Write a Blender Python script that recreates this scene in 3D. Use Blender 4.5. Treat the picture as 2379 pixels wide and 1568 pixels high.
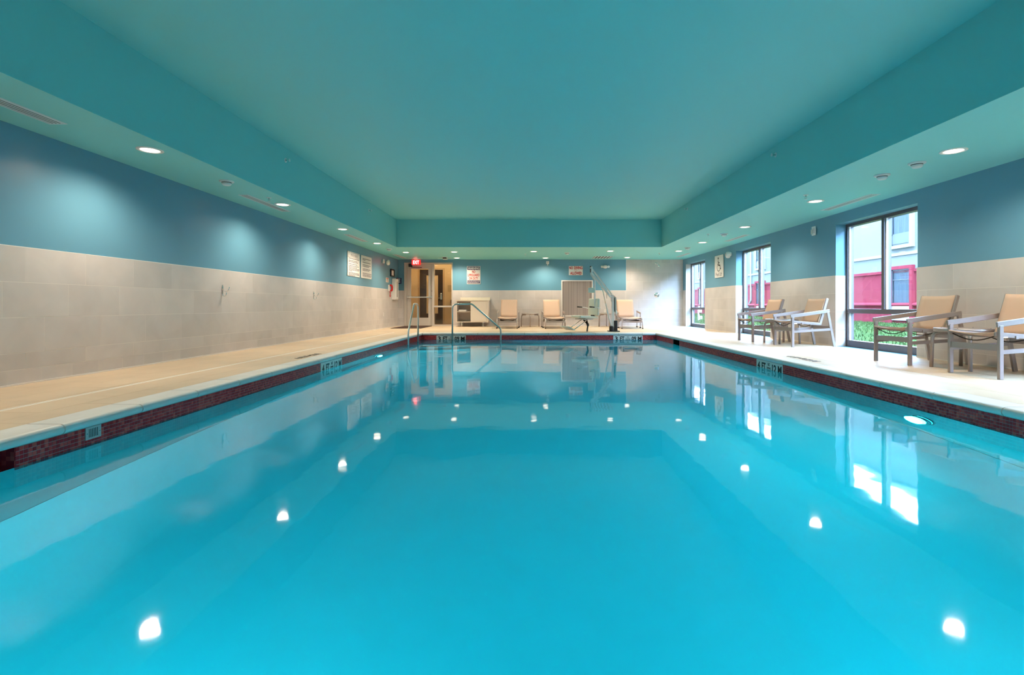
import bpy, bmesh, math, random
from mathutils import Vector, Matrix
R = math.radians
random.seed(7)
for o in list(bpy.data.objects): bpy.data.objects.remove(o)
sc = bpy.context.scene
C = sc.collection

# ------------------------------------------------------------------ camera, world, exposure
cd = bpy.data.cameras.new('camera'); cam = bpy.data.objects.new('camera', cd); C.objects.link(cam)
cd.sensor_width = 36.0; cd.lens = 36.0 * 1180 / 2379
cd.shift_x = -39.5 / 2379; cd.shift_y = -74.0 / 2379
cd.clip_start = .02; cd.clip_end = 300
cam.location = (0, 0, .705); cam.rotation_euler = (R(90), 0, 0)
sc.camera = cam
sc.view_settings.view_transform = 'Standard'; sc.view_settings.look = 'None'
sc.view_settings.gamma = 1.0; sc.view_settings.use_curve_mapping = False
sc.view_settings.exposure = 0.36
sc.cycles.use_denoising = True; sc.cycles.use_light_tree = False
sc.cycles.max_bounces = 6; sc.cycles.diffuse_bounces = 3; sc.cycles.glossy_bounces = 3; sc.cycles.transmission_bounces = 4
sc.cycles.use_adaptive_sampling = True; sc.cycles.adaptive_threshold = .06
sc.cycles.transparent_max_bounces = 24; sc.cycles.volume_bounces = 0
sc.cycles.sample_clamp_indirect = 6.0
SKY = 44.0
w = bpy.data.worlds.new('world'); sc.world = w; w.use_nodes = True
bg = w.node_tree.nodes['Background']; bg.inputs[0].default_value = (.42, .66, 1.0, 1); bg.inputs[1].default_value = SKY
LAMP_W = 108.0          # each ceiling downlight
WATER_TINT = (.01, .70, .95)
POOL_W = 74.0         # each underwater lamp
LAMP_COL = (1.0, .79, .58)

# ------------------------------------------------------------------ materials
def nt(name):
    m = bpy.data.materials.new(name); m.use_nodes = True
    return m, m.node_tree, m.node_tree.nodes['Principled BSDF']
MATS = {}
def mat(name, col, rough=.5, metal=0., spec=.5, var=0., nscale=6., namt=0., bump=0., bscale=40., emit=None, estr=0., coat=0.):
    if name in MATS: return MATS[name]
    m, t, b = nt(name); N = t.nodes; Lk = t.links
    b.inputs['Roughness'].default_value = rough; b.inputs['Metallic'].default_value = metal
    b.inputs['Specular IOR Level'].default_value = spec; b.inputs['Coat Weight'].default_value = coat
    b.inputs['Base Color'].default_value = (*col, 1)
    if emit:
        b.inputs['Emission Color'].default_value = (*emit, 1); b.inputs['Emission Strength'].default_value = estr
    val = None
    if var:
        oi = N.new('ShaderNodeObjectInfo'); mr = N.new('ShaderNodeMapRange')
        mr.inputs[3].default_value = 1 - var; mr.inputs[4].default_value = 1 + var
        Lk.new(oi.outputs['Random'], mr.inputs[0]); val = mr.outputs[0]
    if namt:
        ge = N.new('ShaderNodeNewGeometry'); no = N.new('ShaderNodeTexNoise'); no.inputs['Scale'].default_value = nscale
        no.inputs['Detail'].default_value = 4; no.inputs['Distortion'].default_value = .6
        Lk.new(ge.outputs['Position'], no.inputs['Vector'])
        m2 = N.new('ShaderNodeMapRange'); m2.inputs[1].default_value = .3; m2.inputs[2].default_value = .7
        m2.inputs[3].default_value = 1 - namt; m2.inputs[4].default_value = 1 + namt
        Lk.new(no.outputs['Fac'], m2.inputs[0])
        if val is None: val = m2.outputs[0]
        else:
            mu = N.new('ShaderNodeMath'); mu.operation = 'MULTIPLY'
            Lk.new(val, mu.inputs[0]); Lk.new(m2.outputs[0], mu.inputs[1]); val = mu.outputs[0]
    if val is not None:
        vm = N.new('ShaderNodeVectorMath'); vm.operation = 'SCALE'; vm.inputs[0].default_value = col
        Lk.new(val, vm.inputs['Scale']); Lk.new(vm.outputs[0], b.inputs['Base Color'])
    if bump:
        ge = N.new('ShaderNodeNewGeometry'); no = N.new('ShaderNodeTexNoise'); no.inputs['Scale'].default_value = bscale
        no.inputs['Detail'].default_value = 3
        Lk.new(ge.outputs['Position'], no.inputs['Vector'])
        bp = N.new('ShaderNodeBump'); bp.inputs['Strength'].default_value = bump; bp.inputs['Distance'].default_value = .01
        Lk.new(no.outputs['Fac'], bp.inputs['Height']); Lk.new(bp.outputs[0], b.inputs['Normal'])
    MATS[name] = m
    return m
M_CEIL = mat('ceiling_teal_paint', (.235, .67, .69), .55, spec=.3)
M_BLUE = mat('blue_wall_paint', (.135, .335, .47), .34, spec=.5)
M_TILE = mat('beige_wall_tile', (.62, .585, .575), .42, spec=.4, var=.05, nscale=3.0, namt=.05)
M_GROUT = mat('pale_grout', (.80, .76, .72), .8)
M_DECK = mat('deck_stone_tile', (.69, .54, .38), .38, spec=.5, var=.03, nscale=2.2, namt=.06)
M_DGROUT = mat('deck_grout', (.62, .50, .37), .8)
M_COPE = mat('cream_coping_stone', (.76, .77, .76), .42, var=.03, nscale=8, namt=.04)
M_COPEJ = mat('coping_joint_mortar', (.34, .29, .22), .8)
M_STRIP = mat('white_drain_plastic', (.92, .90, .86), .5)
M_PLASTER = mat('pool_plaster', (.80, .88, .90), .7, nscale=3, namt=.02)
M_WHITE = mat('white_plastic', (.88, .88, .88), .4)
M_WMETAL = mat('white_painted_metal', (.86, .85, .84), .35)
M_VENT = mat('pale_blue_grey_plastic', (.66, .78, .83), .45)
M_BLACK = mat('black_plastic', (.015, .015, .017), .45)
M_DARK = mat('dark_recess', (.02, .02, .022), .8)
M_RED = mat('red_plastic', (.55, .012, .015), .35)
M_CHROME = mat('polished_chrome', (.82, .82, .84), .12, metal=1.)
M_STEEL = mat('brushed_stainless_steel', (.72, .72, .70), .2, metal=1.)
M_RAIL = mat('satin_steel_tube', (.66, .65, .62), .34, metal=.8)
M_FRAME = mat('bronze_window_aluminium', (.105, .092, .10), .38, metal=.3)
M_ALU = mat('taupe_powdercoat_frame', (.44, .39, .38), .36, metal=.55)
M_SLING = mat('tan_sling_fabric', (.62, .44, .33), .75, bump=.12, bscale=420)
M_DOORF = mat('greige_painted_steel', (.58, .53, .49), .45)
M_PAPER = mat('white_sign_board', (.86, .83, .80), .45)
M_INKB = mat('navy_print', (.035, .025, .12), .5)
M_INKG = mat('grey_print', (.16, .14, .17), .5)
M_INKP = mat('purple_print', (.12, .09, .25), .5)
M_INKR = mat('red_print', (.55, .02, .02), .5)
M_INKK = mat('black_print', (.012, .012, .014), .5)
M_CREAM = mat('cream_seat_vinyl', (.90, .88, .76), .42)
M_PINK = mat('pale_painted_bracket', (.80, .72, .70), .4)
M_LAM = mat('cabinet_laminate', (.76, .68, .60), .45)
M_SOLID = mat('speckled_solid_surface', (.78, .72, .60), .4, nscale=90, namt=.12)
M_MAT = mat('brown_rubber_mat', (.055, .022, .016), .9, bump=.3, bscale=200)
M_TOWEL = mat('white_towel', (.86, .82, .78), .95, bump=.3, bscale=250)
M_LOUVER = mat('taupe_grille_blind', (.40, .34, .32), .6, var=.14)
M_CORR = mat('corridor_cream_paint', (.80, .62, .38), .6)
M_BROWN = mat('dark_brown_door', (.045, .022, .008), .6, spec=.2)
M_CORRF = mat('tan_door_frame', (.55, .38, .20), .5)
M_GRASS = mat('lawn_green', (.05, .085, .028), .95, spec=.0, var=0, nscale=5, namt=.25)
M_STUCCO = mat('white_stucco', (.175, .175, .17), .9, spec=.1, nscale=30, namt=.03)
M_REDST = mat('red_stucco', (.22, .026, .042), .9, spec=.1, nscale=30, namt=.05)
M_TRIMW = mat('white_facade_trim', (.27, .27, .265), .8, spec=.1)
M_CURT = mat('grey_curtain', (.24, .25, .27), .9)
M_BGLASS = mat('dark_facade_window_frame', (.07, .075, .085), .4)
M_GREYM = mat('grey_grille_metal', (.50, .53, .54), .4, metal=.4)

def emis(name, col, s):  # glowing faces; the lamps' beams are real lights in their builders
    m, t, b = nt(name); t.nodes.remove(b)
    e = t.nodes.new('ShaderNodeEmission'); e.inputs[0].default_value = (*col, 1); e.inputs[1].default_value = s
    t.links.new(e.outputs[0], t.nodes['Material Output'].inputs[0]); m.cycles.emission_sampling = 'NONE'; return m
M_LENS = emis('downlight_lens_glow', (1., .86, .66), 6.)
M_PLENS = emis('underwater_lens_glow', (1., .97, .88), 90.)
M_EXIT = emis('exit_sign_red_glow', (1., .04, .035), .85)
M_EXITW = emis('exit_sign_white_letters', (1., .75, .72), 1.6)

def glassmat(name, tint, rough=0.):
    m, t, b = nt(name); t.nodes.remove(b); N = t.nodes; Lk = t.links
    lw = N.new('ShaderNodeLayerWeight'); lw.inputs[0].default_value = .5
    pw = N.new('ShaderNodeMath'); pw.operation = 'POWER'; pw.inputs[1].default_value = 5.0; Lk.new(lw.outputs['Facing'], pw.inputs[0])
    fr = N.new('ShaderNodeMath'); fr.operation = 'MULTIPLY_ADD'; fr.inputs[1].default_value = .95; fr.inputs[2].default_value = .04; Lk.new(pw.outputs[0], fr.inputs[0])
    g = N.new('ShaderNodeBsdfGlossy'); g.inputs['Roughness'].default_value = rough
    tr = N.new('ShaderNodeBsdfTransparent'); tr.inputs[0].default_value = (*tint, 1)
    mx = N.new('ShaderNodeMixShader')
    Lk.new(fr.outputs[0], mx.inputs[0]); Lk.new(tr.outputs[0], mx.inputs[1]); Lk.new(g.outputs[0], mx.inputs[2])
    Lk.new(mx.outputs[0], N['Material Output'].inputs[0]); return m
M_GLASS = glassmat('clear_window_glass', (.97, .99, .99))
M_DGLASS = glassmat('door_glass', (.93, .92, .88))
M_BPANE = glassmat('facade_window_glass', (.75, .8, .85))

def watermat():
    m, t, b = nt('pool_water'); t.nodes.remove(b); N = t.nodes; Lk = t.links
    ge = N.new('ShaderNodeNewGeometry'); no = N.new('ShaderNodeTexNoise')
    no.inputs['Scale'].default_value = 2.2; no.inputs['Detail'].default_value = 2.0
    Lk.new(ge.outputs['Position'], no.inputs['Vector'])
    bp = N.new('ShaderNodeBump'); bp.inputs['Strength'].default_value = .05; bp.inputs['Distance'].default_value = .04
    Lk.new(no.outputs['Fac'], bp.inputs['Height'])
    fr = N.new('ShaderNodeFresnel'); fr.inputs[0].default_value = 1.33
    Lk.new(bp.outputs[0], fr.inputs['Normal'])
    g = N.new('ShaderNodeBsdfGlossy'); g.inputs['Roughness'].default_value = .035
    Lk.new(bp.outputs[0], g.inputs['Normal'])
    tr = N.new('ShaderNodeBsdfRefraction'); tr.inputs['Color'].default_value = (*WATER_TINT, 1); tr.inputs['IOR'].default_value = 1.33; tr.inputs['Roughness'].default_value = .0
    Lk.new(bp.outputs[0], tr.inputs['Normal'])
    mx = N.new('ShaderNodeMixShader')
    Lk.new(fr.outputs[0], mx.inputs[0]); Lk.new(tr.outputs[0], mx.inputs[1]); Lk.new(g.outputs[0], mx.inputs[2])
    Lk.new(mx.outputs[0], N['Material Output'].inputs['Surface'])
    return m
M_WATER = watermat()

def mosaicmat():
    m, t, b = nt('red_glass_mosaic'); N = t.nodes; Lk = t.links
    ge = N.new('ShaderNodeNewGeometry'); ad = N.new('ShaderNodeVectorMath'); ad.operation = 'ADD'; ad.inputs[1].default_value = (2.791, -.55, .306)
    Lk.new(ge.outputs['Position'], ad.inputs[0])
    dv = N.new('ShaderNodeVectorMath'); dv.operation = 'SCALE'; dv.inputs['Scale'].default_value = 1 / .024
    Lk.new(ad.outputs[0], dv.inputs[0])
    fl = N.new('ShaderNodeVectorMath'); fl.operation = 'FLOOR'; Lk.new(dv.outputs[0], fl.inputs[0])
    wn = N.new('ShaderNodeTexWhiteNoise'); wn.noise_dimensions = '3D'; Lk.new(fl.outputs[0], wn.inputs['Vector'])
    cr = N.new('ShaderNodeValToRGB'); cr.color_ramp.interpolation = 'CONSTANT'
    E_ = cr.color_ramp.elements
    E_[0].position = 0; E_[0].color = (.42, .012, .022, 1); E_[1].position = .3; E_[1].color = (.55, .026, .036, 1)
    for p, c in ((.5, (.66, .05, .05, 1)), (.7, (.48, .016, .028, 1)), (.85, (.74, .085, .07, 1))):
        e = E_.new(p); e.color = c
    Lk.new(wn.outputs['Value'], cr.inputs[0]); Lk.new(cr.outputs[0], b.inputs['Base Color'])
    b.inputs['Roughness'].default_value = .3; b.inputs['Specular IOR Level'].default_value = .2
    return m
M_MOS = mosaicmat()
M_MOSG = mat('mosaic_grout', (.46, .30, .31), .8)

# ------------------------------------------------------------------ mesh helpers
class MB:
    def __init__(s): s.bm = bmesh.new()
    def box(s, c, d, M=None, bevel=0., seg=2):
        m = Matrix.Translation(c) @ Matrix.Diagonal((d[0], d[1], d[2], 1))
        if M is not None: m = M @ m
        r = bmesh.ops.create_cube(s.bm, size=1, matrix=m)
        if bevel:
            es = list({e for v in r['verts'] for e in v.link_edges})
            bmesh.ops.bevel(s.bm, geom=es, offset=bevel, segments=seg, affect='EDGES', profile=.5)
        return s
    def b2(s, a, b, **k):
        return s.box([(a[i] + b[i]) / 2 for i in range(3)], [abs(b[i] - a[i]) for i in range(3)], **k)
    def bar(s, p, q, wd, hd, up=(0, 0, 1), bevel=0.):
        p = Vector(p); q = Vector(q); z = (q - p); L = z.length; z.normalize()
        u = Vector(up); x = u.cross(z)
        if x.length < 1e-4: x = Vector((1, 0, 0)).cross(z)
        x.normalize(); y = z.cross(x)
        M = Matrix.Translation((p + q) / 2) @ Matrix((x, y, z)).transposed().to_4x4()
        return s.box((0, 0, 0), (wd, hd, L), M=M, bevel=bevel, seg=1)
    def tube(s, pts, r, seg=10, cap=True):
        pts = [Vector(p) for p in pts]; n = len(pts); rings = []
        t0 = (pts[1] - pts[0]).normalized()
        ref = Vector((0, 0, 1)) if abs(t0.z) < .9 else Vector((1, 0, 0))
        x = ref.cross(t0).normalized()
        for i, p in enumerate(pts):
            t = (pts[min(i + 1, n - 1)] - pts[max(i - 1, 0)]).normalized()
            x = (x - t * x.dot(t)).normalized(); y = t.cross(x)
            rr = r[i] if isinstance(r, (list, tuple)) else r
            rings.append([s.bm.verts.new(p + (x * math.cos(2 * math.pi * k / seg) + y * math.sin(2 * math.pi * k / seg)) * rr) for k in range(seg)])
        for a, b in zip(rings, rings[1:]):
            for k in range(seg):
                f = s.bm.faces.new((a[k], a[(k + 1) % seg], b[(k + 1) % seg], b[k])); f.smooth = seg > 6
        if cap:
            s.bm.faces.new(rings[0][::-1]); s.bm.faces.new(rings[-1])
        return s
    def lathe(s, prof, seg=24, M=None):
        M = M or Matrix(); rings = []
        for r, z in prof:
            if r < 1e-6: rings.append([s.bm.verts.new(M @ Vector((0, 0, z)))])
            else: rings.append([s.bm.verts.new(M @ Vector((r * math.cos(2 * math.pi * k / seg), r * math.sin(2 * math.pi * k / seg), z))) for k in range(seg)])
        for a, b in zip(rings, rings[1:]):
            for k in range(seg):
                k2 = (k + 1) % seg
                if len(a) == 1 and len(b) == 1: continue
                if len(a) == 1: f = s.bm.faces.new((a[0], b[k2], b[k]))
                elif len(b) == 1: f = s.bm.faces.new((a[k], a[k2], b[0]))
                else: f = s.bm.faces.new((a[k], a[k2], b[k2], b[k]))
                f.smooth = True
        return s
    def prism(s, poly, axis, a, b):
        # polygon in the two remaining axes, extruded along axis from a to b
        def P(u, v, t): return {'x': (t, u, v), 'y': (u, t, v), 'z': (u, v, t)}[axis]
        A = [s.bm.verts.new(P(u, v, a)) for u, v in poly]; B = [s.bm.verts.new(P(u, v, b)) for u, v in poly]
        n = len(poly)
        for i in range(n): s.bm.faces.new((A[i], A[(i + 1) % n], B[(i + 1) % n], B[i]))
        s.bm.faces.new(A[::-1]); s.bm.faces.new(B)
        return s
    def sheet(s, rows, thick=0., smooth=True):
        # grid of points -> surface, optional thickness along z of the face normals
        V = [[s.bm.verts.new(p) for p in r] for r in rows]; fs = []
        for i in range(len(V) - 1):
            for j in range(len(V[0]) - 1):
                f = s.bm.faces.new((V[i][j], V[i][j + 1], V[i + 1][j + 1], V[i + 1][j])); f.smooth = smooth; fs.append(f)
        if thick:
            bmesh.ops.recalc_face_normals(s.bm, faces=fs)
            bmesh.ops.solidify(s.bm, geom=fs, thickness=thick)
        return s
    def mesh(s, name, m):
        bmesh.ops.recalc_face_normals(s.bm, faces=s.bm.faces)
        me = bpy.data.meshes.new(name); s.bm.to_mesh(me); s.bm.free()
        if m: me.materials.append(m)
        return me
    def build(s, name, m, parent=None, loc=(0, 0, 0), rot=(0, 0, 0)):
        return link(name, s.mesh(name, m), parent, loc, rot)
def link(name, me, parent=None, loc=(0, 0, 0), rot=(0, 0, 0)):
    o = bpy.data.objects.new(name, me); C.objects.link(o); o.parent = parent
    o.location = loc; o.rotation_euler = rot
    return o
def thing(name, label, cat, loc=(0, 0, 0), rz=0., group=None):
    o = bpy.data.objects.new(name, None); C.objects.link(o); o.location = loc; o.rotation_euler = (0, 0, rz)
    o.empty_display_size = .05
    return tag(o, label, cat, group)
def tag(o, label, cat, group=None, kind=None):
    o['label'] = label; o['category'] = cat
    if group: o['group'] = group
    if kind: o['kind'] = kind
    return o
def struct(o, label=None):
    o['kind'] = 'structure'
    if label: o['label'] = label
    return o
def dup(root, loc, rz, label):
    r = root.copy(); C.objects.link(r); r.location = loc; r.rotation_euler = (0, 0, rz); r['label'] = label
    for ch in list(root.children):
        c = ch.copy(); C.objects.link(c); c.parent = r
        for g in list(ch.children):
            d = g.copy(); C.objects.link(d); d.parent = c
    return r
def fillet(pts, rad, n=6):
    pts = [Vector(p) for p in pts]; out = [pts[0]]
    for i in range(1, len(pts) - 1):
        a, b, c = pts[i - 1], pts[i], pts[i + 1]
        u = (a - b).normalized(); v = (c - b).normalized(); ang = u.angle(v)
        d = min(rad / math.tan(ang / 2), (a - b).length * .49, (c - b).length * .49)
        p, q = b + u * d, b + v * d
        for k in range(n + 1):
            t = k / n; out.append(p * (1 - t) ** 2 + b * 2 * t * (1 - t) + q * t * t)
    out.append(pts[-1]); return out
_tm = {}
def textmesh(txt, wd, ht, m, bold=.0, thick=.0015):
    key = (txt, round(wd, 4), round(ht, 4), m.name, bold)
    if key in _tm: return _tm[key]
    raw = RAW.get((txt, bold)) or rawtext(txt, bold)
    me = raw.copy()
    xs = [v.co.x for v in me.vertices]; ys = [v.co.y for v in me.vertices]
    x0, x1, y0, y1 = min(xs), max(xs), min(ys), max(ys)
    for v in me.vertices:
        v.co = ((v.co.x - (x0 + x1) / 2) / max(x1 - x0, 1e-6) * wd, (v.co.y - (y0 + y1) / 2) / max(y1 - y0, 1e-6) * ht, thick / 2 + (thick / 2 if v.co.z > 0 else -thick / 2))
    me.materials.clear(); me.materials.append(m); _tm[key] = me
    return me
RAW = {}
def rawtext(txt, bold):
    cu = bpy.data.curves.new('lettering', 'FONT'); cu.body = txt; cu.align_x = 'CENTER'; cu.extrude = .01; cu.offset = bold; cu.resolution_u = 3
    ob = bpy.data.objects.new('lettering', cu); C.objects.link(ob)
    dg = bpy.context.evaluated_depsgraph_get(); dg.update()
    me = bpy.data.meshes.new_from_object(ob.evaluated_get(dg)); bpy.data.objects.remove(ob)
    RAW[(txt, bold)] = me
    return me
for tx, bo in [('NO', .01), ('DIVING', .01), ('WARNING', .03), ('NO', .03), ('LIFEGUARD', .03), ('ON DUTY', .03), ('NO', .04), ('DIVING', .04), ('ALLOWED', .04), ('EXIT', .03), ('POOL RULES', .0), ('Pool Lift', .0)] + [(q_, .035) for q_ in ('3', '4', 'FT', '09', '12', 'M')]:
    rawtext(tx, bo)
# text lies in its local xy plane facing +z; these turn it to face a wall's room side
ROT_BACK = (R(90), 0, 0)                 # faces -Y
ROT_LEFT = (R(90), 0, R(90))             # on the left wall, faces +X
ROT_RIGHT = (R(90), 0, R(-90))           # on the right wall, faces -X
LABEL_NOTE = None

# ------------------------------------------------------------------ dimensions of the room
XL, XR, YB, YN = -4.538, 5.332, 17.59, -2.2
SOF, TOP = 2.30, 3.05
TX0, TX1, TY0, TY1 = -3.61, 3.61, -1.0, 13.84
PX0, PX1, PY0, PY1 = -2.79, 3.31, .55, 13.18
WZ = -.175
WAIN = 1.229
ROWS = [(0, .135), (.135, .283), (.283, .598), (.598, .914), (.914, WAIN)]
PHASE = [0.155, 0., .18, -.2, 0.]
WIN = [(15.40, 17.28), (11.22, 13.10), (6.98, 8.84), (2.78, 4.64)]
WTOP = 2.115

# ------------------------------------------------------------------ walls, ceiling
wall_left = struct(MB().b2((XL - .2, YN - .2, -.3), (XL - .008, YB + .2, 3.3)).build('wall_left', M_BLUE), 'blue painted wall with beige tile wainscot on the left of the pool')
wb = MB()
wb.b2((XL, YB + .008, -.3), (-4.32, YB + .2, 3.3)); wb.b2((-4.32, YB + .008, 2.195), (-2.645, YB + .2, 3.3)); wb.b2((-2.645, YB + .008, -.3), (XR + .3, YB + .2, 3.3))
wb.b2((-4.32, YB + .008, -.3), (-2.645, YB + .2, -.002))
wall_back = struct(wb.build('wall_back', M_BLUE), 'blue end wall with beige tile wainscot behind the loungers')
wr = MB(); edges = [YN - .2] + [v for a in sorted(WIN) for v in a] + [YB + .008]
for i in range(0, len(edges), 2): wr.b2((XR + .008, edges[i], -.3), (XR + .3, edges[i + 1], 3.3))
for a, b in WIN: wr.b2((XR + .008, a, WTOP), (XR + .3, b, 3.3)); wr.b2((XR + .008, a, -.3), (XR + .3, b, -.002))
wall_right = struct(wr.build('wall_right', M_BLUE), 'blue wall with tall windows along the right of the pool')
wall_front = struct(MB().b2((XL, YN - .2, -.3), (XR, YN, 3.3)).build('wall_front', M_BLUE), 'blue wall behind the camera')
struct(MB().b2((XL - .2, YN - .2, TOP), (XR + .3, YB + .2, TOP + .25)).build('ceiling', M_CEIL), 'raised teal ceiling tray above the pool')
so = MB()
so.b2((XL - .008, YN, SOF), (TX0, YB + .008, TOP)); so.b2((TX1, YN, SOF), (XR + .008, YB + .008, TOP))
so.b2((TX0, TY1, SOF), (TX1, YB + .008, TOP)); so.b2((TX0, YN, SOF), (TX1, TY0, TOP))
struct(so.build('ceiling_soffit', M_CEIL), 'teal dropped soffit running round the ceiling tray')

_box = {}
def boxmesh(key, d, m, bev=0.):
    k = (key, round(d[0], 4), round(d[1], 4), round(d[2], 4))
    if k not in _box: _box[k] = MB().box((0, 0, 0), d, bevel=bev, seg=1).mesh(key, m)
    return _box[k]
def wall_tiles(wall, u0, u1, rows, phases, plane, pos, pitch=.626, gap=.004, name='tile'):
    """plane 'x': wall at X=pos spanning Y (normal +-X); plane 'y': wall at Y=pos spanning X."""
    sgn, p = pos
    gb = MB()
    z0, z1 = rows[0][0], rows[-1][1]
    a, b = p + sgn * -.006, p + sgn * -.0008
    gb.b2((min(a, b), u0, z0), (max(a, b), u1, z1)) if plane == 'x' else gb.b2((u0, min(a, b), z0), (u1, max(a, b), z1))
    gb.build('grout', M_GROUT, wall)
    for (za, zb), ph in zip(rows, phases):
        pt = pitch / 2 if zb - za < .14 else pitch
        k = math.floor((u0 - ph) / pt); u = ph + k * pt
        while u < u1 - 1e-4:
            s, e = max(u, u0), min(u + pt, u1)
            if e - s > .012:
                L = e - s - gap; H = zb - za - gap
                c = ((s + e) / 2, (za + zb) / 2)
                if plane == 'x': link(name, boxmesh('tile', (.008, L, H), M_TILE), wall, (p - sgn * .004, c[0], c[1]))
                else: link(name, boxmesh('tile', (L, .008, H), M_TILE), wall, (c[0], p - sgn * .004, c[1]))
            u += pt
wall_tiles(wall_left, YN, YB, ROWS, [p + 4.577 for p in PHASE], 'x', (1, XL))
seg = [YN] + [v for a in sorted(WIN) for v in a] + [YB]
for i in range(0, len(seg), 2): wall_tiles(wall_right, seg[i], seg[i + 1], ROWS, [p + 5.759 for p in PHASE], 'x', (-1, XR))
wall_tiles(wall_back, XL, -4.32, ROWS, [p + .2 for p in PHASE], 'y', (-1, YB))
wall_tiles(wall_back, -2.645, 3.37, ROWS, [p + .2 for p in PHASE], 'y', (-1, YB))
SROWS = ROWS + [(WAIN, 1.545), (1.545, 1.861), (1.861, 2.177), (2.177, SOF)]
wall_tiles(wall_back, 3.37, XR, SROWS, [p + .2 for p in PHASE] + [.18, -.2, .0, .2], 'y', (-1, YB), name='shower_tile')
MB().b2((3.362, YB - .002, WAIN), (3.37, YB + .01, SOF)).build('tile_edge_trim', M_WMETAL, wall_back)
for nm, wl, a, b in (('tile_edge_trim', wall_left, (XL - .008, YN, WAIN), (XL + .0005, YB, WAIN + .005)), ('tile_edge_trim', wall_back, (-2.645, YB - .0005, WAIN), (3.37, YB + .008, WAIN + .005))):
    MB().b2(a, b).build(nm, M_WMETAL, wl)
# pale caulk bead along the wall foot
struct(MB().b2((XL, YN, -.001), (XL + .014, YB, .012)).build('baseboard_left', M_GROUT), 'thin pale caulk line at the foot of the left wall')
for n_, (a_, b_) in enumerate(((XL, -4.32), (-2.645, XR))): struct(MB().b2((a_, YB - .014, -.001), (b_, YB, .012)).build('baseboard_back', M_GROUT), 'thin pale caulk line at the foot of the end wall')
for i in range(0, len(seg), 2): struct(MB().b2((XR - .014, seg[i], -.001), (XR, seg[i + 1], .012)).build('baseboard_right', M_GROUT), 'thin pale caulk line at the foot of the window wall')
# tiled window reveals
for i, (a, b) in enumerate(WIN):
    full = i == 0
    rows = SROWS[:-1] if full else ROWS
    rows = [(z0, min(z1, WTOP)) for z0, z1 in rows]
    for (z0, z1) in rows:
        for yy, full_side in ((b, True), (a, False)):
            if not full_side and z0 >= WAIN: continue
            s = -1 if yy == b else 1
            link('reveal_tile', boxmesh('reveal_tile', (.172, .008, z1 - z0 - .004), M_TILE), wall_right, (XR + .086, yy + s * .004, (z0 + z1) / 2))
    # dark top jamb return is plain blue wall

# ------------------------------------------------------------------ deck: floor tiles, drains, coping
def deck(name, label, x0, y0, x1, y1, along, px=0., py=0.):
    f = struct(MB().b2((x0, y0, -.16), (x1, y1, -.003)).build(name, M_DGROUT), label)
    tw, tl, g = .305, .61, .003
    (wx, wy) = (tw, tl) if along == 'y' else (tl, tw)
    nx0 = math.floor((x0 - px) / wx); ny0 = math.floor((y0 - py) / wy)
    i = nx0
    while px + i * wx < x1 - 1e-4:
        off = (wy / 2 if (along == 'y' and i % 2) else 0)
        j = ny0 - 1
        while py + j * wy + off < y1 - 1e-4:
            offx = (wx / 2 if (along == 'x' and j % 2) else 0)
            a, b = max(px + i * wx + offx, x0), min(px + (i + 1) * wx + offx, x1)
            c, d = max(py + j * wy + off, y0), min(py + (j + 1) * wy + off, y1)
            if b - a > .015 and d - c > .015:
                link('floor_tile', boxmesh('floor_tile', (b - a - g, d - c - g, .01), M_DECK), f, ((a + b) / 2, (c + d) / 2, -.005))
            j += 1
        i += 1
    return f
CW = .2   # coping width
DRL, DRR = -3.55, 4.05
floor = deck('floor', 'beige stone tiled deck at the far end of the pool', XL, PY1 + CW, XR, YB, 'x', px=.1, py=13.38)
fl = deck('floor_left', 'beige stone tiled deck strip along the left wall', XL, YN, DRL - .025, PY1 + CW, 'y', px=XL, py=.1)
fl2 = deck('floor_left_edge', 'beige deck strip between the white drain line and the left pool coping', DRL + .025, YN, PX0 - CW, PY1 + CW, 'y', px=DRL + .025, py=.3)
fr = deck('floor_right', 'beige stone tiled deck strip under the windows', DRR + .02, YN, XR, PY1 + CW, 'y', px=DRR + .02, py=.2)
fr2 = deck('floor_right_edge', 'beige deck strip between the drain line and the right pool coping', PX1 + CW, YN, DRR - .02, PY1 + CW, 'y', px=PX1 + CW, py=0)
fn = deck('floor_front', 'beige stone tiled deck under the camera', PX0 - CW, YN, PX1 + CW, PY0 - CW, 'x')
for nm, lab, xx, hw in (('drain_strip', 'white slot drain strip set into the deck along the left wall', DRL, .025), ('drain_strip', 'pale slot drain strip set into the deck below the windows', DRR, .02)):
    t = thing(nm, lab, 'drain', (xx, YN, 0))
    MB().b2((-hw, 0, -.05), (hw, PY1 + CW - YN, -.001)).build('channel', M_STRIP, t)
    MB().b2((-.004, .02, -.002), (.004, PY1 - YN, -.0005)).build('slot', M_DGROUT, t)

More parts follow.
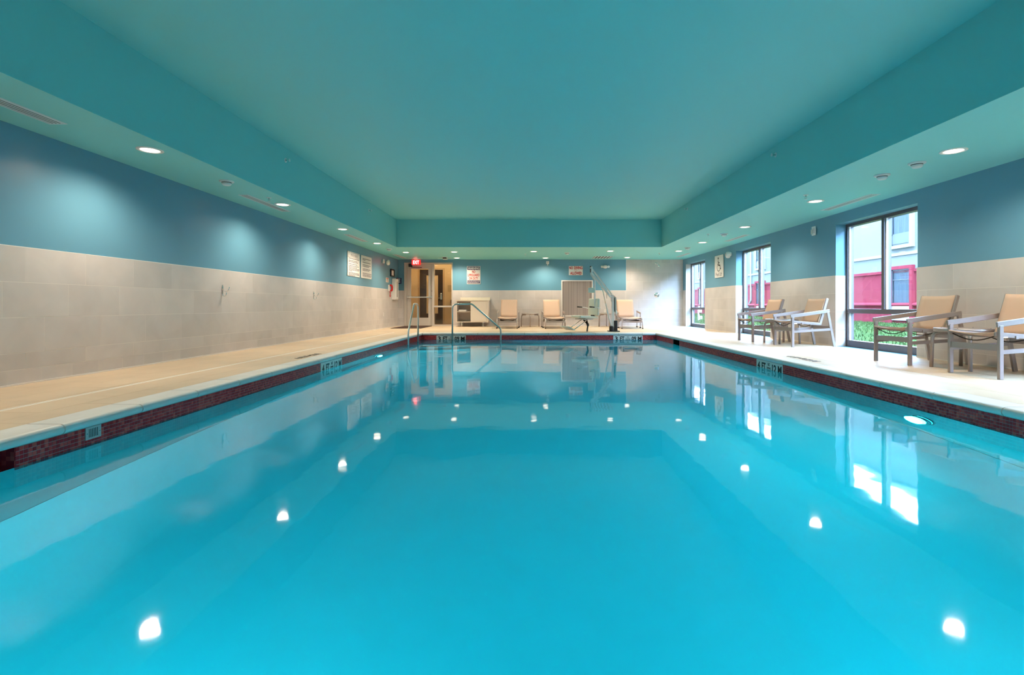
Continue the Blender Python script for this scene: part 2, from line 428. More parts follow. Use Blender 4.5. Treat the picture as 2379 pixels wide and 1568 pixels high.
pool = thing('swimming_pool', 'rectangular indoor swimming pool with red mosaic waterline and cream coping', 'pool', (0, 0, 0))
ba = MB()
FZ = [(PY0, -1.60), (5.5, -1.55), (PY1, -1.10)]
CR = .55
def basin_ring(k, n=8):
    # one contour of the coved basin: k = 0 at the wall, n at the start of the flat floor
    a = math.pi / 2 * k / n; ins = CR * (1 - math.cos(a)); up = CR * (1 - math.sin(a))
    return ins, up
ncv = 8; NY = 14
def zf(y):
    for (ya, za), (yb, zb) in zip(FZ, FZ[1:]):
        if y <= yb + 1e-6: return za + (zb - za) * (y - ya) / (yb - ya)
    return FZ[-1][1]
rings_ = []
for k in range(ncv + 1):
    ins, up = basin_ring(k, ncv); x0, x1, y0, y1 = PX0 + ins, PX1 - ins, PY0 + ins, PY1 - ins
    P_ = [(x0, y0 + (y1 - y0) * i / NY) for i in range(NY)] + [(x0 + (x1 - x0) * i / 6, y1) for i in range(6)] + [(x1, y1 - (y1 - y0) * i / NY) for i in range(NY)] + [(x1 - (x1 - x0) * i / 6, y0) for i in range(6)]
    rings_.append([ba.bm.verts.new((x, y, zf(y) + up)) for x, y in P_])
nr = len(rings_[0])
for A_, B_ in zip(rings_, rings_[1:]):
    for i in range(nr):
        f_ = ba.bm.faces.new((A_[i], A_[(i + 1) % nr], B_[(i + 1) % nr], B_[i])); f_.smooth = True
inner = rings_[-1]; lft = inner[:NY + 1]; rgt = [inner[(2 * NY + 6 - i)] for i in range(NY + 1)]
for i in range(NY): ba.bm.faces.new((lft[i], lft[i + 1], rgt[i + 1], rgt[i]))
ba.b2((PX0 - .19, PY0 - .19, -2.0), (PX1 + .19, PY1 + .19, -1.9))
SKL, SKR = (2.30, 2.765), (11.19, 11.66)
def side(x0, x1, sk):
    ba.b2((x0, PY0 - .2, -1.9), (x1, PY1 + .2, -.30)); ba.b2((x0, PY0 - .2, -.30), (x1, sk[0], -.066)); ba.b2((x0, sk[1], -.30), (x1, PY1 + .2, -.066))
side(PX0 - .19, PX0 - .004, SKL); side(PX1 + .004, PX1 + .19, SKR)
ba.b2((PX0 - .004, PY1 + .004, -1.9), (PX1 + .004, PY1 + .19, -.066)); ba.b2((PX0 - .004, PY0 - .19, -1.9), (PX1 + .004, PY0 - .004, -.066))
ba.build('basin', M_PLASTER, pool)
# corner steps under water
for k in range(3):
    r = 2.5 - .45 * k; z = -1.10 + .25 * k
    pts = [(PX0, PY1)] + [(PX0 + r * math.sin(t * math.pi / 20), PY1 - r * math.cos(t * math.pi / 20)) for t in range(11)]
    MB().prism(pts, 'z', -1.3, z + .24).build('step', M_PLASTER, pool)
# mosaic grout bands and tiles
PT = .024
gz0, gz1 = -.066 - 7 * PT, -.066
bg_ = MB()
for a, b in ((PY0, SKL[0]), (SKL[1], PY1)): bg_.b2((PX0 - .004, a, gz0), (PX0 - .0015, b, gz1))
for a, b in ((PY0, SKR[0]), (SKR[1], PY1)): bg_.b2((PX1 + .0015, a, gz0), (PX1 + .004, b, gz1))
bg_.b2((PX0, PY1 + .0015, gz0), (PX1, PY1 + .004, gz1))
bg_.build('mosaic_grout', M_MOSG, pool)
MKL, MKR = (6.802, 7.562), (6.622, 7.382)
MK3 = ((-2.401, -1.641), (2.189, 2.949))
def inr(v, rs): return any(a - .002 <= v <= b + .002 for a, b in rs)
RV, RF, indiv = [], [], []
def addbox(c, d):
    n = len(RV); x, y, z = c; a, b, e = d[0] / 2, d[1] / 2, d[2] / 2
    RV.extend([(x + i * a, y + j * b, z + k * e) for i in (-1, 1) for j in (-1, 1) for k in (-1, 1)])
    RF.extend([tuple(n + q for q in f) for f in ((0, 1, 3, 2), (4, 6, 7, 5), (0, 4, 5, 1), (2, 3, 7, 6), (0, 2, 6, 4), (1, 5, 7, 3))])
def mos(c, nrm):
    d = (.003, PT - .003, PT - .003) if nrm == 'x' else (PT - .003, .003, PT - .003)
    return c, d
ncol = int((PY1 - PY0) / PT)
for i in range(ncol):
    y = PY0 + (i + .5) * PT
    for r in range(7):
        z = -.066 - (r + .5) * PT
        if not inr(y, (SKL, MKL)):
            c = (PX0 - .0015, y, z)
            if y > SKL[1] and len(indiv) < 300 and r < 5: indiv.append(c)
            else: addbox(c, (.003, PT - .003, PT - .003))
        if not inr(y, (SKR, MKR)): addbox((PX1 + .0015, y, z), (.003, PT - .003, PT - .003))
for i in range(int((PX1 - PX0) / PT)):
    x = PX0 + (i + .5) * PT
    if inr(x, MK3): continue
    for r in range(7): addbox((x, PY1 + .0015, -.066 - (r + .5) * PT), (PT - .003, .003, PT - .003))
rme = bpy.data.meshes.new('mosaic_band'); rme.from_pydata(RV, [], RF); rme.materials.append(M_MOS); ro = link('mosaic_band', rme, pool); ro['kind'] = 'stuff'
for c in indiv: link('mosaic_tile', boxmesh('mosaic_tile', (.003, PT - .003, PT - .003), M_MOS), pool, c)
# coping stones with a bullnose
def cope(L):
    key = ('coping', round(L, 3))
    if key not in _box:
        prof = [(-CW, 0), (-.02, .0)]
        for k in range(1, 12):
            a = math.pi / 2 - math.pi * k / 12
            prof.append((-.008 + .036 * math.cos(a), -.0325 + .0325 * math.sin(a)))
        prof += [(-.008, -.065), (-CW, -.065)]
        mb = MB(); mb.prism([(u, z) for u, z in prof], 'y', -L / 2 + .0045, L / 2 - .0045)
        _box[key] = mb.mesh('coping_stone', M_COPE)
    return _box[key]
def copes(u0, u1, phase, put):
    k = math.floor((u0 - phase) / .61); u = phase + k * .61
    while u < u1 - 1e-4:
        s, e = max(u, u0), min(u + .61, u1)
        if e - s > .03: put((s + e) / 2, cope(e - s))
        u += .61
copes(PY0 - CW, PY1 + CW, 3.025, lambda y, me: link('coping_stone', me, pool, (PX0, y, 0)))
copes(PY0 - CW, PY1 + CW, 5.97, lambda y, me: link('coping_stone', me, pool, (PX1, y, 0), (0, 0, R(180))))
copes(PX0 + .03, PX1 - .03, -1.332, lambda x, me: link('coping_stone', me, pool, (x, PY1, 0), (0, 0, R(-90))))
copes(PX0 + .03, PX1 - .03, -1.332, lambda x, me: link('coping_stone', me, pool, (x, PY0, 0), (0, 0, R(90))))
cj = MB()
for x0, y0, x1, y1 in ((PX0 - CW, PY0, PX0 + .012, PY1), (PX1 - .012, PY0, PX1 + CW, PY1), (PX0, PY1 - .012, PX1, PY1 + CW), (PX0, PY0 - CW, PX1, PY0 + .012)): cj.b2((x0, y0, -.060), (x1, y1, -.012))
cj.build('coping_mortar', M_COPEJ, pool)
water = MB().b2((PX0 - .003, PY0 - .003, -1.88), (PX1 + .003, PY1 + .003, WZ)).build('pool_water', M_WATER)
tag(water, 'still turquoise water filling the swimming pool', 'water', kind='structure')

# skimmer throats and wall inlet grate
for nm, sk, x0, s, lab in (('pool_skimmer', SKL, PX0, -1, 'dark open skimmer mouth in the left pool wall beside the camera'), ('pool_skimmer', SKR, PX1, 1, 'black skimmer opening in the right pool wall near its far corner')):
    t = thing(nm, lab, 'skimmer', (x0, (sk[0] + sk[1]) / 2, -.30))
    hl = (sk[1] - sk[0]) / 2
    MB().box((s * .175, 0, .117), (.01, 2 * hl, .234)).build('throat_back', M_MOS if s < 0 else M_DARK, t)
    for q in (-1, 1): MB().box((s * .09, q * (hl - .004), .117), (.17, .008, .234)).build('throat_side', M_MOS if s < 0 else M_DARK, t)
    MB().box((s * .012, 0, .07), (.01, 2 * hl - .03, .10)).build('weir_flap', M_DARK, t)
t = thing('inlet_grate', 'small grey slotted grate set in the red mosaic of the left pool wall', 'grate', (PX0, 3.25, -.105))
gm = MB()
for z, h in ((.033, .012), (-.033, .012)): gm.box((.002, 0, z), (.004, .116, h))
for y in (-.046, .046): gm.box((.002, y, 0), (.004, .024, .056))
gm.build('frame', M_GREYM, t)
MB().box((.0005, 0, 0), (.001, .08, .06)).build('slot_backing', M_DARK, t)
for k in range(7): link('slat', boxmesh('slat', (.0015, .0055, .058), M_GREYM), t, (.0018, -.036 + .012 * k, 0))
for y in (-.047, .047): MB().lathe([(0, .002), (.003, .002), (.004, 0)], 8, Matrix.Rotation(R(90), 4, 'Y')).build('screw', M_STEEL, t, (.004, y, 0))

# depth markers: five 6 inch tiles with black figures
def marker(label, loc, rot, words, mt=M_PAPER, group=None, flat=False):
    t = thing('depth_marker', label, 'depth marker', loc); t.rotation_euler = rot
    for i, wd in enumerate(words):
        x = (i - 2) * .152
        if not flat: link('marker_tile', boxmesh('marker_tile', (.149, .149, .004), mt), t, (x, 0, .0))
        if wd == 'NO':
            link('lettering', textmesh('NO', .06, .045, M_INKK, .01), t, (x, .035, .002)); link('lettering', textmesh('DIVING', .115, .03, M_INKK, .01), t, (x, -.015, .002))
        else:
            link('lettering', textmesh(wd, {1: .07 if wd != 'M' else .10, 2: .115}[len(wd)], .105, M_INKK, .035), t, (x, -.005, .002))
    return t
mz = -.066 - .0765
marker('white tile depth marker reading 3 FT 09 M below the far handrail', (sum(MK3[0]) / 2, PY1 - .002, mz), ROT_BACK, ['3', 'FT', 'NO', '09', 'M'])
marker('white tile depth marker reading 3 FT 09 M below the pool lift', (sum(MK3[1]) / 2, PY1 - .002, mz), ROT_BACK, ['3', 'FT', 'NO', '09', 'M'])
marker('white tile depth marker reading 4 FT 12 M in the left pool wall', (PX0 + .002, sum(MKL) / 2, mz), ROT_LEFT, ['4', 'FT', 'NO', '12', 'M'])
marker('white tile depth marker reading 4 FT 12 M in the right pool wall', (PX1 - .002, sum(MKR) / 2, mz), ROT_RIGHT, ['4', 'FT', 'NO', '12', 'M'])
marker('dark 4 FT depth figures lying on the left deck', (-3.09, 7.08, -.001), (0, 0, R(90)), ['4', 'FT', 'NO', '12', 'M'], flat=True)
marker('dark 4 FT depth figures lying on the right deck', (3.63, 6.75, -.001), (0, 0, R(-90)), ['4', 'FT', 'NO', '12', 'M'], flat=True)

# underwater lamps; the near end pair is unseen, added to even the light
for x, y, s, lab in ((PX0, 9.35, 1, 'round underwater pool lamp glowing in the left wall'), (PX1, 4.30, -1, 'round underwater pool lamp glowing in the right wall'), (-1.3, PY0, 0, 'added unseen underwater lamp in the near end wall, left one'), (1.8, PY0, 0, 'added unseen underwater lamp in the near end wall, right one')):
    t = thing('pool_lamp', lab, 'lamp', (x, y, -.62))
    M = Matrix.Rotation(R(90 * s), 4, 'Y') if s else Matrix.Rotation(R(-90), 4, 'X')
    MB().lathe([(.125, 0), (.135, .012), (.12, .03), (.105, .03)], 28, M).build('bezel', M_STEEL, t)
    MB().lathe([(.106, .01), (.106, .028), (.07, .04), (0, .044)], 28, M).build('lens', M_PLENS, t)
    ld = bpy.data.lights.new('pool_lamp_beam', 'AREA'); ld.shape = 'DISK'; ld.size = .2; ld.energy = POOL_W * ((1.15 if s > 0 else .34) if s else .44); ld.color = (1, .98, .92); ld.spread = R(170)
    lo = bpy.data.objects.new('beam', ld); C.objects.link(lo); lo.parent = t; lo.location = (s * .06, 0 if s else .06, 0); lo.rotation_euler = (0, R(-90 * s), 0) if s else (R(90), 0, 0)

# ------------------------------------------------------------------ windows of the right wall
FX = XR + .18
def window(n, a, b, label):
    t = thing('window_%d' % n, label, 'window', (FX, 0, 0)); t['kind'] = 'structure'
    f = lambda nm, y0, y1, z0, z1, x0=0, x1=.11, mt=M_FRAME: MB().b2((x0, y0, z0), (x1, y1, z1)).build(nm, mt, t)
    f('frame_jamb', a, a + .05, 0, WTOP); f('frame_jamb', b - .05, b, 0, WTOP)
    f('frame_head', a + .05, b - .05, WTOP - .05, WTOP); f('frame_sill', a + .05, b - .05, 0, .11)
    f('transom', a + .05, b - .05, .575, .65, -.008); mid = (a + b) / 2
    f('mullion', mid - .03, mid + .03, .65, WTOP - .05, -.004)
    for y0, y1, z0, z1 in ((a + .05, mid - .03, .65, WTOP - .05), (mid + .03, b - .05, .65, WTOP - .05), (a + .05, b - .05, .11, .575)):
        f('pane', y0, y1, z0, z1, .05, .056, M_GLASS)
    for y in (b - .05, mid - .03): f('glazing_bead', y - .018, y, .65, WTOP - .05, .02, .05, M_WMETAL)
    f('glazing_bead', b - .068, b - .05, .11, .575, .02, .05, M_WMETAL)
for n, (a, b) in enumerate(WIN):
    window(n + 1, a, b, ['tall dark framed window beside the shower at the far end', 'tall dark framed window behind the far pair of armchairs', 'tall dark framed window beside the near pair of armchairs', 'tall dark framed window beside the camera'][n])

# ------------------------------------------------------------------ outdoors
struct(MB().b2((XL - .2, -14, 3.31), (XR + .3, 60, 24.0)).build('roof_sky_blocker', mat('pale_exterior_stucco', (.45, .44, .42), .85)), 'added unseen storeys above the pool hall that block sky from the facade opposite')  # unseen mass added above the hall, tall to keep sky light off the facade
struct(MB().b2((XL - .2, YB + 3, -.3), (XR + .3, 60, 3.3)).build('wall_exterior_wing', MATS['pale_exterior_stucco']), 'outer wall of this building beyond the pool hall')
struct(MB().b2((XR + .3, -14, -.2), (15.2, 70, .0)).build('ground_outside', mat('lawn_soil', (.035, .055, .02), .95, spec=0.)), 'green lawn ground outside the windows')
gb = MB(); rng = random.Random(3)
for k in range(26000):
    y = rng.uniform(2, 52); x = rng.uniform(XR + .34, 14.6)
    if y > 26 and rng.random() < .4: continue
    h = rng.uniform(.04, .09); a = rng.uniform(0, 6.28); w_ = rng.uniform(.006, .013) * (1 + y / 20)
    dx, dy = math.cos(a) * w_, math.sin(a) * w_
    gb.bm.faces.new([gb.bm.verts.new(p) for p in ((x - dx, y - dy, 0), (x + dx, y + dy, 0), (x + rng.uniform(-.03, .03), y + rng.uniform(-.03, .03), h))])
me = bpy.data.meshes.new('grass'); gb.bm.to_mesh(me); gb.bm.free(); me.materials.append(M_GRASS)
tag(link('grass', me), 'short green grass outside the windows', 'grass', kind='stuff')
BX = 14.8
bd = thing('hotel_building', 'two storey building with white stucco above a red base across the lawn', 'building', (BX, 0, 0))
MB().b2((0, -14, 2.13), (4, 75, 6.15)).build('upper_wall', M_STUCCO, bd)
MB().b2((0, -14, 0), (4, 75, 2.13)).build('base_wall', M_REDST, bd)
MB().b2((-.06, -14, 2.02), (0, 75, 2.13)).build('base_cornice', M_REDST, bd)
MB().prism([(0, .66), (-.10, .68), (-.13, .74), (-.10, .81), (0, .83)], 'y', -14, 75).build('base_ledge', M_REDST, bd)
MB().b2((-.05, -14, 2.70), (0, 75, 2.82)).build('belt_course', M_TRIMW, bd)
MB().b2((-.12, -14, 6.0), (0, 75, 6.25)).build('roof_fascia', M_TRIMW, bd)
def curtain(y0, y1, z0, z1, x):
    n = 36; rows = []
    for z in (z0, z1): rows.append([(x + .02 * math.sin(k * 1.7) + .01 * math.sin(k * 4.1), y0 + (y1 - y0) * k / n, z) for k in range(n + 1)])
    return MB().sheet(rows)
def bwin(yc):
    y0, y1 = yc - .5, yc + .5
    for nm, z0, z1, tm, tz0 in (('upper_window', 3.10, 4.45, M_TRIMW, 2.98), ('ground_window', .70, 2.15, M_REDST, 0.0)):
        w_ = MB(); d = .14
        w_.b2((-d, y0 - .13, tz0), (-.001, y0, z1 + .13)); w_.b2((-d, y1, tz0), (-.001, y1 + .13, z1 + .13)); w_.b2((-d, y0, z1), (-.001, y1, z1 + .13))
        if tz0 > 1: w_.b2((-d, y0, tz0), (-.001, y1, z0))
        wn = w_.build(nm, tm, bd)
        cf = curtain(y0, y1, z0 + (.0 if tz0 < 1 else .45), z1, -.03); cf.build('curtain', M_CURT, wn)
        MB().b2((-.012, y0, z0), (-.002, y1, z1)).build('backing', M_BGLASS, wn)
        fr_ = MB()
        fr_.b2((-.09, y0, z0), (-.05, y0 + .04, z1)); fr_.b2((-.09, y1 - .04, z0), (-.05, y1, z1)); fr_.b2((-.09, y0, z1 - .04), (-.05, y1, z1)); fr_.b2((-.09, y0, z0), (-.05, y1, z0 + .05))
        if tz0 > 1: fr_.b2((-.09, y0, z0 + .42), (-.05, y1, z0 + .48))
        else: fr_.b2((-.09, y0, 1.72), (-.06, y1, 1.75))
        fr_.build('sash_frame', M_BGLASS, wn)
        MB().b2((-.07, y0, z0), (-.065, y1, z1)).build('pane', M_BPANE, wn)
        if tz0 < 1:
            MB().b2((-.10, y0, .12), (-.02, y1, .68)).build('grille', M_GREYM, wn)
        else: MB().b2((-.10, y0 + .05, z0 + .06), (-.065, y1 - .05, z0 + .42)).build('grille', M_BGLASS, wn)
for yc in (8.2, 20.1, 32.4, 35.4, 43.6, 47.0, 58.): bwin(yc)
MB().tube(fillet([(-.06, 33.75, 6.0), (-.06, 33.75, 1.05), (-.06, 34.15, .72), (-.06, 34.15, .02)], .1), .05, 8).build('downspout', M_TRIMW, bd)
MB().tube([(-.06, 26.4, 6.0), (-.06, 26.4, .02)], .05, 8).build('downspout', M_TRIMW, bd)
t = thing('lawn_post', 'small white post with slanted brace on the lawn outside the far window', 'post', (8.2, 24.6, 0))
MB().bar((0, 0, 0), (0, 0, .62), .05, .05).build('post', M_WHITE, t); MB().bar((0, -.02, .35), (-.1, -.5, .05), .04, .04).build('brace', M_WHITE, t); MB().box((0, -.25, .14), (.04, .5, .14)).build('panel', M_WHITE, t)

# ------------------------------------------------------------------ entrance door and corridor
D0, D1, DM = -4.32, -2.645, -3.32
dr = thing('door_1', 'grey painted entrance door with glass lite, push bar and sidelight', 'door', (0, YB, 0)); dr['kind'] = 'structure'
fm = MB()
fm.b2((D0, -.02, 0), (D0 + .085, .14, 2.195)); fm.b2((D1 - .035, -.02, 0), (D1, .14, 2.195)); fm.b2((DM - .035, -.02, 0), (DM + .035, .14, 2.15)); fm.b2((D0 + .085, -.02, 2.145), (D1 - .035, .14, 2.195))
fm.b2((DM + .035, -.02, .65), (D1 - .035, .12, .705)); fm.b2((DM + .035, -.02, 0), (D1 - .035, .12, .05))
fm.build('door_frame', M_DOORF, dr)
lf = MB(); lx0, lx1 = D0 + .09, DM - .04
lf.b2((lx0, .02, .012), (-4.09, .065, 2.14)); lf.b2((-3.49, .02, .012), (lx1, .065, 2.14)); lf.b2((-4.09, .02, .012), (-3.49, .065, .288)); lf.b2((-4.09, .02, 1.98), (-3.49, .065, 2.14))
leaf = lf.build('door_leaf', M_DOORF, dr)
MB().b2((-4.09, .04, .288), (-3.49, .046, 1.98)).build('glass_lite', M_DGLASS, leaf)
MB().box((-3.79, -.045, .997), (.84, .035, .045), bevel=.006).build('push_bar', M_STEEL, leaf)
for x in (-4.2, -3.375): MB().box((x, -.01, .997), (.05, .06, .07), bevel=.006).build('push_bar_mount', M_STEEL, leaf)
MB().box((-3.36, .0, 1.21), (.03, .04, .03), bevel=.008).build('lock_cylinder', M_BLACK, leaf)
MB().box((-3.36, .01, .9), (.035, .03, .05), bevel=.008).build('latch', M_STEEL, leaf)
MB().b2((DM + .035, .04, .705), (D1 - .035, .046, 2.145)).build('sidelight_pane', M_DGLASS, dr)
MB().b2((DM + .035, .04, .05), (D1 - .035, .046, .65)).build('sidelight_pane', M_DGLASS, dr)
MB().box((-4.09, -.06, 2.10), (.13, .08, .11), bevel=.01).build('door_closer', M_BLACK, dr)
MB().bar((-4.05, -.09, 2.03), (-3.7, -.06, 2.02), .02, .02).build('closer_arm', M_BLACK, dr)
# corridor beyond the glass
CY = 19.7
cw = MB(); cw.b2((-4.64, CY, 0), (-4.30, CY + .1, 2.5)); cw.b2((-3.28, CY, 0), (-1.6, CY + .1, 2.5)); cw.b2((-4.30, CY, 2.16), (-3.28, CY + .1, 2.5))
cw.b2((-4.74, YB + .2, 0), (-4.64, CY + .1, 2.5)); cw.b2((-1.6, YB + .2, 0), (-1.5, CY + .1, 2.5))
struct(cw.build('wall_corridor', M_CORR), 'cream corridor walls seen through the door glass')
struct(MB().b2((-4.74, YB + .2, 2.4), (-1.5, CY + .1, 2.5)).build('ceiling_corridor', M_CORR), 'cream corridor ceiling')
struct(MB().b2((-4.74, YB, -.1), (-1.5, CY + .1, -.002)).build('floor_corridor', mat('corridor_carpet', (.25, .16, .08), .9)), 'brown corridor floor')
d2 = thing('door_2', 'dark brown inner door with narrow lit glass strip beyond the entrance', 'door', (0, CY, 0)); d2['kind'] = 'structure'
q = MB(); q.b2((-4.24, .02, 0), (-3.985, .07, 2.1)); q.b2((-3.53, .02, 0), (-3.34, .07, 2.1)); q.b2((-3.985, .02, 0), (-3.53, .07, .40)); q.b2((-3.985, .02, 1.885), (-3.53, .07, 2.1)); q.build('door_leaf', M_BROWN, d2)
MB().b2((-3.985, .05, .40), (-3.53, .06, 1.885)).build('lite', M_CORR, d2)
q = MB(); q.b2((-4.30, -.02, 0), (-4.24, .1, 2.16)); q.b2((-3.34, -.02, 0), (-3.28, .1, 2.16)); q.b2((-4.24, -.02, 2.1), (-3.34, .1, 2.16)); q.build('door_frame', M_CORRF, d2)
MB().box((-3.40, -.01, 1.06), (.07, .05, .25), bevel=.01).build('lock_plate', M_STEEL, d2); MB().bar((-3.42, -.05, 1.0), (-3.54, -.05, 1.0), .02, .02).build('handle', M_STEEL, d2)
tag(MB().b2((-3.15, CY - .015, 1.25), (-2.9, CY, 1.5)).build('wall_plaque', mat('tan_plaque', (.55, .42, .24), .5)), 'tan square plaque on the corridor wall seen through the sidelight', 'plaque')
t = thing('paper_dispenser', 'brown wall dispenser in the corridor seen through the sidelight', 'dispenser', (-2.95, CY, .86)); MB().box((0, -.06, 0), (.16, .12, .14), bevel=.02).build('body', mat('brown_dispenser', (.20, .11, .05), .4), t); MB().box((0, -.05, -.14), (.12, .08, .16), bevel=.015).build('tray', mat('tan_tray', (.5, .36, .18), .4), t)
for x in (-3.75, -2.5):
    t = thing('corridor_light', 'round ceiling light in the corridor %s' % ('above the brown inner door' if x < -3 else 'seen through the sidelight'), 'light', (x, 18.7, 2.4))
    MB().lathe([(0, -.03), (.09, -.03), (.11, 0)], 20).build('lens', M_LENS, t)
    ld = bpy.data.lights.new('corridor_lamp', 'POINT'); ld.energy = 15.0; ld.color = (1, .74, .42); ld.shadow_soft_size = .08
    lo = bpy.data.objects.new('lamp', ld); C.objects.link(lo); lo.parent = t; lo.location = (0, 0, -.12)

# ------------------------------------------------------------------ ceiling downlights
def downlight(x, y, label):
    t = thing('downlight', label, 'light', (x, y, SOF), group='recessed downlights')
    MB().lathe([(.118, 0), (.118, -.006), (.105, -.010), (.088, -.008), (.084, -.004)], 28).build('trim_ring', M_WHITE, t)
    MB().lathe([(.086, -.003), (.07, -.009), (.04, -.012), (0, -.013)], 24).build('lens', M_LENS, t)
    ld = bpy.data.lights.new('downlight_beam', 'SPOT'); ld.energy = LAMP_W; ld.color = LAMP_COL; ld.spot_size = R(156); ld.spot_blend = .75; ld.shadow_soft_size = .075
    lo = bpy.data.objects.new('beam', ld); C.objects.link(lo); lo.parent = t; lo.location = (0, 0, -.03)
ORD = ['first', 'second', 'third', 'fourth', 'fifth', 'sixth', 'seventh']
for i, y in enumerate((-.2, 2.5, 5.2, 8.0, 10.57, 12.98)):
    downlight(-3.88, y, ('round downlight in the left soffit, %s lamp in view from the camera' % ORD[i - 2]) if i > 1 else 'round downlight in the left soffit %s' % ('over the camera deck' if i == 0 else 'just out of view beside the camera'))
for i, y in enumerate((0., 2.7, 5.23, 7.75, 10.28, 12.8, 14.82)):
    downlight(4.37, y, ('round downlight in the window soffit, %s lamp in view from the camera' % ORD[i - 2]) if i > 1 else 'round downlight in the window soffit %s' % ('over the camera deck' if i == 0 else 'just out of view beside the camera'))
for x, y, lab in ((-3.68, 15.18, 'round downlight in the far left soffit corner beside the exit sign'), (-2.22, 15.06, 'round downlight in the end soffit, left of three near the tray edge'), (.14, 14.94, 'round downlight in the end soffit, middle of three near the tray edge'), (2.37, 14.82, 'round downlight in the end soffit, right of three near the tray edge'),
                  (-2.41, 16.96, 'round downlight close to the end wall above the warning sign'), (.55, 16.96, 'round downlight close to the end wall above the horn strobe'), (3.25, 16.80, 'round downlight close to the end wall where the shower tile starts')):
    downlight(x, y, lab)

# smoke detectors, sprinklers, vents
def detector(x, y, label):
    t = thing('smoke_detector', label, 'smoke detector', (x, y, SOF), group='smoke detectors')
    MB().lathe([(.085, 0), (.085, -.012), (.075, -.018), (.06, -.02)], 24).build('base', M_VENT, t)
    MB().lathe([(.058, -.018), (.054, -.027), (.05, -.027)], 24).build('sensing_slot', mat('grey_detector_slot', (.12, .13, .14), .7), t)
    MB().lathe([(.053, -.026), (.057, -.040), (.038, -.058), (0, -.062)], 24).build('dome', M_VENT, t)
for x, y, l in ((-3.87, 6.5, 'white smoke detector on the left soffit between the first two downlights'), (-3.93, 14.26, 'white smoke detector on the left soffit near the exit sign'), (4.31, 6.2, 'white smoke detector on the window soffit, second from the camera'), (4.33, 5.67, 'white smoke detector on the window soffit next to the nearest downlight'),
                (4.33, 11.27, 'white smoke detector on the window soffit before the far armchairs window'), (4.35, 13.94, 'white smoke detector on the window soffit near its far corner'), (1.15, 15.3, 'white smoke detector on the end soffit above the lounge chairs')):
    detector(x, y, l)
def sprinkler(loc, rot, label):
    t = thing('sprinkler_head', label, 'sprinkler', loc); t.rotation_euler = rot; t['group'] = 'sprinkler heads'
    MB().lathe([(.036, 0), (.034, -.006), (.014, -.010)], 18).build('escutcheon', M_VENT, t)
    mb = MB(); mb.tube([(0, 0, -.008), (0, 0, -.03)], .009, 8)
    for s in (-1, 1): mb.tube([(s * .011, 0, -.028), (s * .013, 0, -.045), (s * .004, 0, -.062)], .0028, 6)
    mb.build('body', M_STEEL, t); MB().lathe([(0, -.064), (.024, -.062), (.024, -.060), (0, -.060)], 14).build('deflector', M_VENT, t)
for x, y, l in ((-3.84, 7.5, 'small sprinkler head on the left soffit beside the slot vent'), (3.99, 7.32, 'small sprinkler head on the window soffit beside a downlight'), (4.0, 11.34, 'small sprinkler head on the window soffit, farther one'), (-.11, 15.68, 'small sprinkler head on the end soffit'), (3.96, 15.43, 'small sprinkler head on the soffit in the shower corner')):
    sprinkler((x, y, SOF), (0, 0, 0), l)
for x, y, z, r, l in ((TX0, 7.53, 2.86, R(-90), 'sidewall sprinkler on the left face of the ceiling tray, nearer one'), (TX0, 11.45, 2.85, R(-90), 'sidewall sprinkler on the left face of the ceiling tray, farther one'), (TX1, 7.43, 2.91, R(90), 'sidewall sprinkler on the right face of the ceiling tray, nearer one'), (TX1, 11.58, 2.91, R(90), 'sidewall sprinkler on the right face of the ceiling tray, farther one')):
    sprinkler((x, y, z), (0, r, 0), l)
def vent(x, y, wx, wy, label, n=4):
    t = thing('air_vent', label, 'vent', (x, y, SOF), group='ceiling slot vents')
    f = MB(); b = .016
    for s in (-1, 1): f.box((s * (wx - b) / 2, 0, -.002), (b, wy, .004)); f.box((0, s * (wy - b) / 2, -.002), (wx - 2 * b, b, .004))
    f.build('frame', M_VENT, t)
    MB().box((0, 0, -.0003), (wx - .02, wy - .02, .0006)).build('plenum', M_DARK, t)
    for k in range(n):
        xx = -wx / 2 + b + (wx - 2 * b) * (k + .5) / n
        link('slat', boxmesh('vent_slat', ((wx - 2 * b) / n * .52, wy - 2 * b, .002), M_VENT), t, (xx, 0, -.002))
for x, y, wx, wy, l in ((-4.13, 3.83, .16, 1.26, 'long slot vent in the left soffit at the picture edge'), (-4.11, 7.95, .15, 1.3, 'long slot vent in the left soffit beside the second downlight'), (-4.08, 12.0, .15, 1.3, 'long slot vent in the left soffit above the pool rules boards'), (-4.18, 16.45, .15, 1.25, 'long slot vent in the left soffit near the entrance door'),
                        (4.95, 7.88, .16, 1.25, 'long slot vent in the window soffit above the near window'), (4.9, 12.0, .15, 1.2, 'long slot vent in the window soffit above the middle window'), (4.87, 16.05, .15, 1.22, 'long slot vent in the window soffit above the far window')):
    vent(x, y, wx, wy, l)
vent(2.42, 16.78, .62, .75, 'square louvred vent in the end soffit above the no diving sign', 6)

